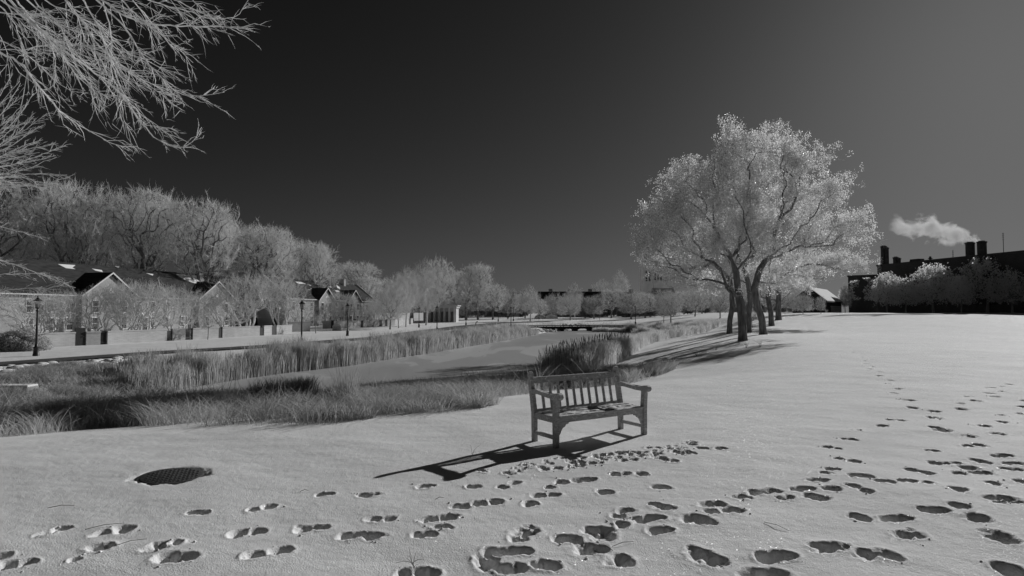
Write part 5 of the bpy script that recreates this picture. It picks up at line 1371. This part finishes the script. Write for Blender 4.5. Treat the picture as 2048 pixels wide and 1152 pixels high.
# ------------------------------------------------------------------ the bench
def bench():
    fl = Vector(plane(1112, 896, EYE)); fr = Vector(plane(1288, 869.5, EYE))
    d = fr - fl; L = d.length; rz = math.atan2(d.y, d.x)
    zb = -.03
    t = empty("bench", (fl.x, fl.y, zb), rz, "weathered wooden slatted bench with armrests, empty, casting a long shadow on snow", "bench")
    D = .47; W = M['wood']
    # back posts: straight to the seat, then leaning back
    for x in (0, L):
        MB().prism([(D - .035, -.12), (D + .035, -.12), (D + .035, .40), (D + .135, .90), (D + .13, .925), (D + .11, .938), (D + .09, .935), (D + .075, .92), (D - .03, .42)], x - .028, x + .028, 'x', bevel=.006).build("back_post", W, t)
        # front leg with the slight inward curve under the arm
        MB().prism([(-.032, -.12), (.032, -.12), (.034, .3), (.036, .42), (.030, .5), (.018, .56), (.018, .655), (-.045, .655), (-.048, .6), (-.040, .5), (-.034, .4)], x - .031, x + .031, 'x', bevel=.006).build("leg", W, t)
        arm = [(D + .05, .655), (D + .05, .715), (D - .05, .722), (.26, .702), (.15, .688), (.05, .696), (-.03, .716), (-.08, .722), (-.115, .705), (-.125, .675), (-.112, .645), (-.08, .630), (-.04, .632), (.03, .640), (.12, .640), (.22, .650), (.34, .662)]
        MB().prism(arm, x - .036, x + .036, 'x', bevel=.010).build("armrest", W, t)
        MB().box(x - .020, x + .020, .03, D - .03, .13, .175, bevel=.004).build("side_stretcher", W, t)
        MB().box(x - .018, x + .018, .03, D - .03, .335, .405, bevel=.004).build("side_rail", W, t)
        s = 1 if x == 0 else -1
        xi = x + s * .031
        MB().prism([(xi, .335), (xi + s * .17, .335), (xi + s * .155, .315), (xi + s * .12, .310), (xi + s * .105, .285), (xi + s * .07, .272), (xi + s * .045, .235), (xi + s * .03, .20), (xi, .17)], -.012, .012, 'y').build("bracket", W, t)
    lean = lambda z: D + (z - .41) * .205
    def along(z0, z1, th, x0, x1, name):
        a0, a1 = lean(z0), lean(z1)
        MB().prism([(a0 - th / 2, z0), (a0 + th / 2, z0), (a1 + th / 2, z1), (a1 - th / 2, z1)], x0, x1, 'x', bevel=.004).build(name, W, t)
    along(.785, .862, .036, .028, L - .028, "top_rail")
    along(.405, .45, .030, .028, L - .028, "lower_back_rail")
    n = 10
    for k in range(n):
        x = .028 + (L - .056) * (k + 1) / (n + 1)
        along(.449, .788, .011, x - .023, x + .023, "back_slat")
    MB().box(.031, L - .031, -.016, .016, .335, .402, bevel=.004).build("front_rail", W, t)
    for k, (y0, y1) in enumerate([(-.045, .035), (.045, .125), (.135, .215), (.225, .305), (.315, .395)]):
        zz = .405 - .01 * math.sin(k / 4 * math.pi)
        MB().box(.034 if k == 0 else -.02, L - .034 if k == 0 else L + .02, y0, y1, zz, zz + .022, bevel=.004).build("seat_slat", W, t)
    # crusted snow left on the seat slats
    rg = np.random.default_rng(4); V = []; Fc = []; off = 0
    for k in range(26):
        x = rg.choice([rg.uniform(.12, .75), rg.uniform(.95, L - .1)]); y = rg.choice([-.005, .085, .175, .265, .355]) + rg.normal() * .012
        a = np.linspace(0, 2 * math.pi, 15)[:-1]; r = (.03 + .06 * rg.random()) * (1 + .3 * np.sin(3 * a + k) + .15 * rg.normal(size=14))
        ry = np.minimum(r * .5, .03)
        ring = np.stack([x + r * np.cos(a) * 1.6, y + ry * np.sin(a), np.full(14, .426)], 1); top = ring * 1.0; top[:, 0] = x + r * .7 * np.cos(a) * 1.6; top[:, 1] = y + ry * .7 * np.sin(a); top[:, 2] = .434
        V += [ring, top]; i = np.arange(14); j = (i + 1) % 14
        Fc.append(np.stack([off + i, off + j, off + 14 + j, off + 14 + i], 1)); V.append(np.array([[x, y, .436]])); 
        off += 29
    cap = np.vstack([np.stack([29 * k + 14 + np.arange(14), 29 * k + 14 + (np.arange(14) + 1) % 14, np.full(14, 29 * k + 28)], 1) for k in range(26)])
    obj("snow_crust", mesh_np("snow_crust", np.vstack(V), [np.vstack(Fc), cap], M['roofsnow'], True), t)
bench()

# ------------------------------------------------------------------ manhole
zc = -.012
mh = empty("manhole_cover", (MAN[0], MAN[1], zc), .4, "round dark iron manhole cover laid bare in a melted hollow of the snow", "manhole cover")
mh.rotation_euler = (.03, .03, .4)
MB().lathe([(.335, -.12), (.335, .0), (.325, .006), (.30, .006)], 48).build("frame", M['manhole'], mh, True)
MB().lathe([(.295, -.05), (.295, .010), (.285, .014)], 48).build("lid", M['manhole'], mh, True)
m = MB()
for i in range(-8, 9):
    for j in range(-8, 9):
        x, y = i * .038, j * .038
        if x * x + y * y < .265 ** 2:
            a = math.pi / 2 * ((i + j) % 2)
            m.box(-.013, .013, -.005, .005, .0135, .0175, M=Matrix.Translation((x, y, 0)) @ Matrix.Rotation(a, 4, 'Z'))
m.build("tread_pattern", M['manhole'], mh)

# ------------------------------------------------------------------ dead stalks and straws on the snow
def twiglet(px, py, h, n, label, flat=False, seed=0, rz=0):
    rg = np.random.default_rng(seed + 500); p = plane(px, py, EYE); z = gz(p[0], p[1])
    m = MB(); r = .0022
    if flat:
        d = Vector((math.cos(rz), math.sin(rz), 0)); e = Vector((p[0], p[1], 0)) + d * h; ze = gz(e.x, e.y)
        m.tube([(0, 0, .006), (d.x * h * .5, d.y * h * .5, (ze - z) / 2 + .02), (d.x * h, d.y * h, ze - z + .008)], [r, r, r * .6], 5)
    else:
        top = Vector((rg.normal() * .05, rg.normal() * .05, h)); m.tube([(0, 0, -.03), top * .5 + Vector((.015, 0, 0)), top], [r * 1.3, r, r * .6], 5)
        for k in range(n):
            b0 = top * rg.uniform(.25, .95); d = Vector((rg.normal(), rg.normal(), abs(rg.normal()) * .5 + .1)).normalized() * rg.uniform(.05, .14)
            m.tube([b0, b0 + d * .5 + Vector((0, 0, .01)), b0 + d], [r * .8, r * .6, r * .4], 4)
    o = m.build("dead_stalk" if not flat else "straw", M['barktall']); o.location = (p[0], p[1], z)
    tag(o, label, "dead stalk" if not flat else "straw", "stalks and straws on the snow")
twiglet(838, 1146, .16, 9, "branched dead stalk standing in a footprint at the bottom edge left of centre", seed=1)
twiglet(1226, 1104, .14, 2, "dark twig leaning out of the footprint hole below the bench shadow's end", True, 2, 2.2)
twiglet(1224, 1096, .2, 0, "forked twig lying over the broken snow right of the paired long prints", True, 3, .5)
twiglet(1528, 1048, .22, 0, "thin bent straw lying by the prints at lower right", True, 4, -1.0)
twiglet(170, 1058, .26, 0, "pale straw lying on open snow above the lower left prints", True, 5, .55)
twiglet(230, 1090, .2, 0, "straw pointing up from the lower left paired footprints", True, 6, .7)
twiglet(95, 1015, .2, 0, "faint straw on the snow at the far left", True, 7, .3)
twiglet(938, 915, .1, 3, "tiny stalk by the upper edge of the bench shadow", seed=8)
twiglet(870, 1000, .09, 0, "short straw left of the bench shadow tip's prints", True, 9, .6)
twiglet(600, 983, .08, 0, "tiny straw below the manhole, right", True, 10, .5)
for i, (px, py) in enumerate([(1432, 700), (1392, 712), (1350, 722), (1492, 696), (1520, 694)]):
    p = hit(px, py); m = MB(); rg = np.random.default_rng(i + 60)
    for k in range(7): m.tube([(0, 0, -.05), (rg.normal() * .06, rg.normal() * .06, .15), (rg.normal() * .16, rg.normal() * .16, rg.uniform(.2, .34))], [.006, .005, .003], 4)
    o = m.build("weed_tuft", M['reed']); o.location = p
    tag(o, "small pale weed sticking out of the tree-shadowed slope, " + ["right of middle", "middle", "nearest the pond grass", "below the thickest trunk", "farthest right"][i], "weed", "weeds on the shadowed slope")

# ------------------------------------------------------------------ factory, barn, tower and hall
def box_building(name, label, cat, pa, pb, z0, ztop, depth, mat, parts):
    rz = math.atan2(pb[1] - pa[1], pb[0] - pa[0]); L = math.hypot(pb[0] - pa[0], pb[1] - pa[1])
    t = empty(name, (pa[0], pa[1], z0), rz, label, cat)
    MB().box(0, L, 0, depth, -1.5, ztop - z0).build("wall", M[mat], t)
    MB().box(-.15, L + .15, -.15, depth + .15, ztop - z0, ztop - z0 + .35).build("parapet", M[mat], t)
    parts(t, L)
    return t
fa = at(1756, 600, 132); fb = at(2300, 600, 84)
ztop = at(1757, 533, 132)[2]
def fparts(t, L):
    H_ = ztop - 1.5
    fz = H_ + .35
    X = lambda px: line_param(px, fa, fb)
    def stack(px, w, htop_px, dep, name="chimney"):
        x = X(px); p = fa[0] + (fb[0] - fa[0]) * x / L, fa[1] + (fb[1] - fa[1]) * x / L
        h = at(px, htop_px, p[1] + dep * .5)[2] - 1.5
        c = MB().lathe([(w / 2, H_), (w / 2, h - .25), (w / 2 + .1, h - .2), (w / 2 + .1, h)], 20, (x, dep, 0)).build(name, M['darkmetal'], t, True)
        MB().lathe([(w * .36, h + .002), (w * .36, h + .18)], 16, (x, dep, 0)).build("flue_ring", M['concrete'], c, True)
    for (px, w, hp) in [(1763.5, 1.15, 493), (1770, .7, 496), (1787, 1.0, 515), (1794, .6, 517)]: stack(px, w, hp, .8)
    for (px, w, hp) in [(1932.5, 1.45, 486), (1956, 1.45, 484)]: stack(px, w, hp, 1.2)
    x = X(1821)
    MB().prism([(x - 1.2, H_), (x + .9, H_), (x + 1.1, H_ + .9), (x - .9, H_ + .9)], 1, 2.5, 'y').build("roof_unit", M['darkmetal'], t)
    x = X(1853); MB().box(x - .15, x + .15, 1, 1.3, H_, H_ + 1.1).box(x - .3, x + .3, .9, 1.4, H_ + .6, H_ + .75).build("roof_vent", M['darkmetal'], t)
    for px, hp in ((1898, 497), (1999, 475)):
        x = X(px); h = at(px, hp, 112)[2] - 1.5
        m = MB().tube([(x, 1.2, H_), (x, 1.2, h)], .05, 5)
        for k in range(4): m.box(x - .2, x + .2, 1.17, 1.23, h - 1.2 + k * .35, h - 1.17 + k * .35)
        m.build("mast", M['darkmetal'], t)
    x = X(2010); MB().box(x, L, 2.5, 9, H_, at(2030, 503, 105)[2] - 1.5).build("penthouse", M['concrete'], t)
    MB().box(x + 1.2, x + 2.2, 3, 5, at(2030, 503, 105)[2] - 1.49, at(2030, 500, 105)[2] - 1.5).build("snow_patch", M['roofsnow'], t)
    for k in range(14):
        x = 2 + k * (L - 4) / 13
        MB().box(x - .9, x + .9, -.03, -.004, 1.6, 4.2).build("window", M['pane'], t)
box_building("factory", "long dark brick power plant with rooftop stacks at the right edge", "factory", fa, fb, 1.5, ztop, 26, 'darkbrick', fparts)
wa = at(1697, 600, 138); wb = at(1758, 600, 134); wz = at(1720, 553, 136)[2]
box_building("ivy_clad_annex", "lower dark annex with frosted ivy at the left end of the power plant", "building", wa, wb, 1.5, wz, 18, 'darkbrick', lambda t, L: None)
rgv = np.random.default_rng(31)
def ivy(label, px0, px1, py0, py1, dep, n, size=.34):
    c = at((px0 + px1) / 2, (py0 + py1) / 2, dep); k = n
    X = rgv.random(k); Y = rgv.random(k); nn = vnoise(X * 5, Y * 4, 8) + .3 * rgv.random(k); keep = nn > .58; X, Y = X[keep], Y[keep]
    P = np.array([at(px0 + (px1 - px0) * a, py0 + (py1 - py0) * b_, dep - .15 - .25 * rgv.random()) for a, b_ in zip(X, Y)]) - np.array(c)
    V, Q = leaf_mesh(P, size, rgv, .2)
    o = obj("ivy", mesh_np("ivy", V, [Q], M['leafdark'])); o.location = c; tag(o, label, "ivy", "frosted ivy on the factory")
ivy("frosted ivy spread over the low annex wall", 1700, 1757, 556, 600, 133.2, 1300)
ivy("frosted ivy climbing the left corner of the power plant below its tallest stack", 1757, 1768, 514, 545, 131.2, 700)
# the barn with snow on its right slope
def barn():
    A = at(1650, 600, 118); X = np.array([.8, -.6]); Wd, Dp = 5.9, 20.0
    o = np.array(A[:2]) - X * Wd; z0 = tz(A[0], A[1]) - .1; e = A[2] - z0; r = e + 2.5; c = Wd / 2
    t = empty("barn", (o[0], o[1], z0), math.atan2(-.6, .8), "small dark barn with a snow-white roof slope left of the power plant", "barn")
    MB().prism([(0, -1), (Wd, -1), (Wd, e - .1), (c, r - .1), (0, e - .1)], 0, Dp, 'y').build("wall", M['barnwall'], t)
    MB().prism([(c, r - .05), (Wd + .4, e - .4), (Wd + .4, e - .22), (c, r + .12), (-.4, e - .22), (-.4, e - .4)], -.3, Dp + .3, 'y').build("roof", M['slate'], t)
    MB().prism([(c + .1, r + .05), (Wd + .38, e - .19), (Wd + .38, e - .07), (c + .1, r + .2)], -.25, Dp + .25, 'y').build("roof_snow", M['roofsnow'], t)
    MB().box(Wd + .004, Wd + .06, 6, Dp - .1, 1.35, 1.5).build("trim", M['trim'], t)
    MB().box(Wd + .003, Wd + .04, 6.5, Dp - .3, .1, 1.3).build("sunlit_side", M['lightwall'], t)  # sunlight on the long side wall, painted as a pale sheet over the boards
    MB().box(c - 1.1, c + 1.1, -.05, -.004, 0, 2.1).build("door", M['gatewood'], t)
barn()
def tower():
    dep = 300
    x0 = at(1287, 560, dep)[0]; x1 = at(1306, 560, dep)[0]; zt = at(1296, 528, dep)[2]; z0 = 0
    t = empty("stone_tower", (x0, dep, z0), .12, "tall grey stone tower seen faintly through the left boughs of the frosted trees", "tower")
    w = x1 - x0
    m = MB().box(0, w, 0, w, -1, zt - 1.2)
    for a in (-.2, w - .7):
        for b_ in (-.2, w - .7): m.box(a, a + .9, b_, b_ + .9, -1, zt)
    m.build("wall", M['palestone'], t)
    MB().box(-.1, w + .1, -.1, w + .1, zt - 2.2, zt - 1.7).box(-.1, w + .1, -.1, w + .1, zt - 9.5, zt - 9.1).build("string_course", M['palestone'], t)
    for cx in (w * .33, w * .67): MB().prism([(cx - .45, zt - 8.6), (cx + .45, zt - 8.6), (cx + .45, zt - 4), (cx, zt - 3.2), (cx - .45, zt - 4)], -.04, -.004, 'y').build("belfry_opening", M['pane'], t)
    xr = at(1330, 560, dep)[0] - x0; zr = at(1320, 536, dep)[2]
    MB().box(w + .8, xr, 1, w, -1, zr).build("wing_wall", M['palestone'], t)
    for k in range(3): MB().box(w + 1.3 + k * 1.5, w + 2.1 + k * 1.5, .96, .995, zr - 6, zr - 2.5).build("window", M['pane'], t)
tower()
def gabled(name, label, pxa, pxb, dep, yeave, yridge, mat, roofm, chims=(), depth=12, snow=False, cat="building"):
    xa = at(pxa, 600, dep)[0]; xb = at(pxb, 600, dep)[0]; z0 = tz((xa + xb) / 2, dep); e = at(pxa, yeave, dep)[2] - z0; r = at(pxa, yridge, dep)[2] - z0
    t = empty(name, (xa, dep, z0), 0, label, cat); L = xb - xa
    MB().prism([(0, -1.5), (depth, -1.5), (depth, e), (depth / 2, r - .2), (0, e)], 0, L, 'x').build("wall", M[mat], t)
    MB().prism([(-.4, e - .15), (depth / 2, r), (depth + .4, e - .15), (depth + .4, e + .1), (depth / 2, r + .2), (-.4, e + .1)], -.3, L + .3, 'x').build("roof", M[roofm], t)
    for c in chims:
        x = at(c, 600, dep)[0] - xa; MB().box(x - .8, x + .8, depth / 2 - .5, depth / 2 + .5, r - .5, r + 1.3).build("chimney", M[mat], t)
    n = int(L / 3.5)
    for k in range(n): MB().box((k + .5) * L / n - .5, (k + .5) * L / n + .5, -.04, -.004, e - 2.4, e - .9).build("window", M['pane'], t)
    return t
gabled("long_hall", "long low dark-roofed hall far behind the pond, with three stub chimneys", 1079, 1216, 250, 598, 583, 'brick', 'slate', (1103, 1143, 1184))
gabled("long_hall", "farther dark-roofed hall half hidden by trees right of the columned building", 968, 1046, 262, 600, 586, 'brick', 'slate', (1013,))
gabled("gabled_house", "pale gabled house among evergreens left of the stone tower", 1250, 1270, 240, 604, 584, 'lightwall', 'slate', (1266,), 8, cat="house")
gabled("church_hall", "broad building with a snowy roof under the frosted boughs right of the stone tower", 1312, 1352, 260, 590, 576, 'brick', 'roofsnow', (), 12)
# trees before the factory
for i, (px, py, ty, kind, ws, lab) in enumerate([(1773, 623.5, 549, 'leafyA', .7, "narrow dark leafy tree at the left of the row before the power plant"), (1811, 625, 557, 'leafyB', .75, "low round tree second from the left before the power plant"),
    (1866, 622.5, 533, 'leafyA', .85, "broad leafy tree in the middle of the row before the power plant"), (1974, 622, 519, 'leafyA', 1.0, "tallest leafy tree of the row, under the twin stacks' right side"), (1922, 622, 552, 'leafyB', .6, "low leafy tree filling the gap left of the tallest one"),
    (2024, 625, 542, 'leafyB', .85, "pale leafy tree cut by the right edge of the picture"), (1690, 624, 572, 'leafyB', .45, "small frosted tree against the annex's left corner")]):
    dep = 116 - 5 * i * .6 if px != 1690 else 133; x = at(px, 600, dep)[0]; z = tz(x, dep)
    plant(kind, (x, dep, z), at(px, ty, dep)[2] - z, lab, group="leafy trees before the power plant", rz=i * 2.1, wscale=ws)

# ------------------------------------------------------------------ steam from the right stack
def steam():
    src = Vector(at(1956, 482, 113)); end = Vector(at(1792, 448, 122)); d = end - src; L = d.length
    t = bpy.data.meshes.new("steam"); bm = bmesh.new()
    bmesh.ops.create_cube(bm, size=1)
    for v in bm.verts: v.co = Vector(((v.co.x + .5) * (L + 1.5) - .5, v.co.y * 7, v.co.z * 6.4 + .2))
    bm.to_mesh(t); bm.free()
    m = bpy.data.materials.new("steam"); m.use_nodes = True; n = m.node_tree; n.nodes.clear()
    out = n.nodes.new("ShaderNodeOutputMaterial"); pv_ = n.nodes.new("ShaderNodeVolumePrincipled"); n.links.new(pv_.outputs[0], out.inputs['Volume'])
    pv_.inputs['Color'].default_value = g(.96); pv_.inputs['Anisotropy'].default_value = .2
    tc = n.nodes.new("ShaderNodeTexCoord"); sx = n.nodes.new("ShaderNodeSeparateXYZ"); n.links.new(tc.outputs['Object'], sx.inputs[0])
    def mt(op, a, b_=None, clamp=False):
        q = n.nodes.new("ShaderNodeMath"); q.operation = op; q.use_clamp = clamp
        for i_, v in enumerate((a, b_)):
            if v is None: continue
            if isinstance(v, (int, float)): q.inputs[i_].default_value = v
            else: n.links.new(v, q.inputs[i_])
        return q.outputs[0]
    nz = n.nodes.new("ShaderNodeTexNoise"); nz.inputs['Scale'].default_value = .42; nz.inputs['Detail'].default_value = 7; nz.inputs['Roughness'].default_value = .6; nz.inputs['Distortion'].default_value = .5
    n.links.new(tc.outputs['Object'], nz.inputs['Vector'])
    wav = mt('MULTIPLY', mt('SINE', mt('MULTIPLY', sx.outputs[0], .95)), mt('MULTIPLY', sx.outputs[0], .045))
    dz = mt('SUBTRACT', sx.outputs[2], wav)
    r2 = mt('SQRT', mt('ADD', mt('MULTIPLY', dz, dz), mt('MULTIPLY', sx.outputs[1], sx.outputs[1])))
    rad = mt('MULTIPLY', mt('POWER', mt('MAXIMUM', mt('ADD', sx.outputs[0], .5), .05), .5), 1.05)
    rad = mt('MULTIPLY', rad, mt('SUBTRACT', 1.0, mt('MULTIPLY', mt('DIVIDE', sx.outputs[0], L), .45)))
    q = mt('DIVIDE', r2, rad)
    f = mt('SUBTRACT', mt('MULTIPLY', nz.outputs[0], 3.8), mt('ADD', mt('MULTIPLY', q, 1.05), 1.05), True)
    f = mt('MULTIPLY', f, mt('SUBTRACT', 1.0, mt('POWER', mt('DIVIDE', mt('MAXIMUM', sx.outputs[0], 0.0), L + 1), 4.0), True))
    n.links.new(mt('MULTIPLY', f, 1.3), pv_.inputs['Density'])
    t.materials.append(m)
    o = obj("steam", t); o.location = src + Vector((0, 0, .2)); o.rotation_euler = d.to_track_quat('X', 'Z').to_euler()
    tag(o, "white steam plume drifting left from the right twin stack", "steam", kind="stuff")
steam()

# ------------------------------------------------------------------ crumbs of snow kicked out of the footprints
def clods():
    rg = np.random.default_rng(202); bm = bmesh.new(); bmesh.ops.create_icosphere(bm, subdivisions=1, radius=1)
    base = np.array([v.co[:] for v in bm.verts]); fc = np.array([[v.index for v in f.verts] for f in bm.faces]); bm.free()
    C_ = []; S_ = []
    near = [h for h in HOLES if h[1] < 16]
    for h in near:
        k = 5 if math.hypot(h[0], h[1]) < 9 else 3
        for _ in range(k):
            t = rg.random(); a = rg.uniform(0, 6.28); r = h[4] * rg.uniform(.3, 2.6)
            C_.append((h[0] + (h[2] - h[0]) * t + r * math.cos(a), h[1] + (h[3] - h[1]) * t + r * math.sin(a))); S_.append(.002 + .009 * rg.random() ** 3)
    C_ = np.array(C_); S_ = np.array(S_); z = ground_z(C_[:, 0], C_[:, 1])
    n = len(C_); P = np.stack([C_[:, 0], C_[:, 1], z + S_ * .3], 1)
    V = P[:, None] + base[None] * S_[:, None, None] * rg.uniform(.6, 1.35, (n, len(base), 1)) * np.array([1.2, 1.2, .8])
    Fc = fc[None] + (np.arange(n) * len(base))[:, None, None]
    o = obj("snow_crumbs", mesh_np("snow_crumbs", V.reshape(-1, 3), [Fc.reshape(-1, 3)], M['roofsnow'], True)); tag(o, "crumbs of snow kicked out round the footprints", "snow", kind="stuff")
clods()
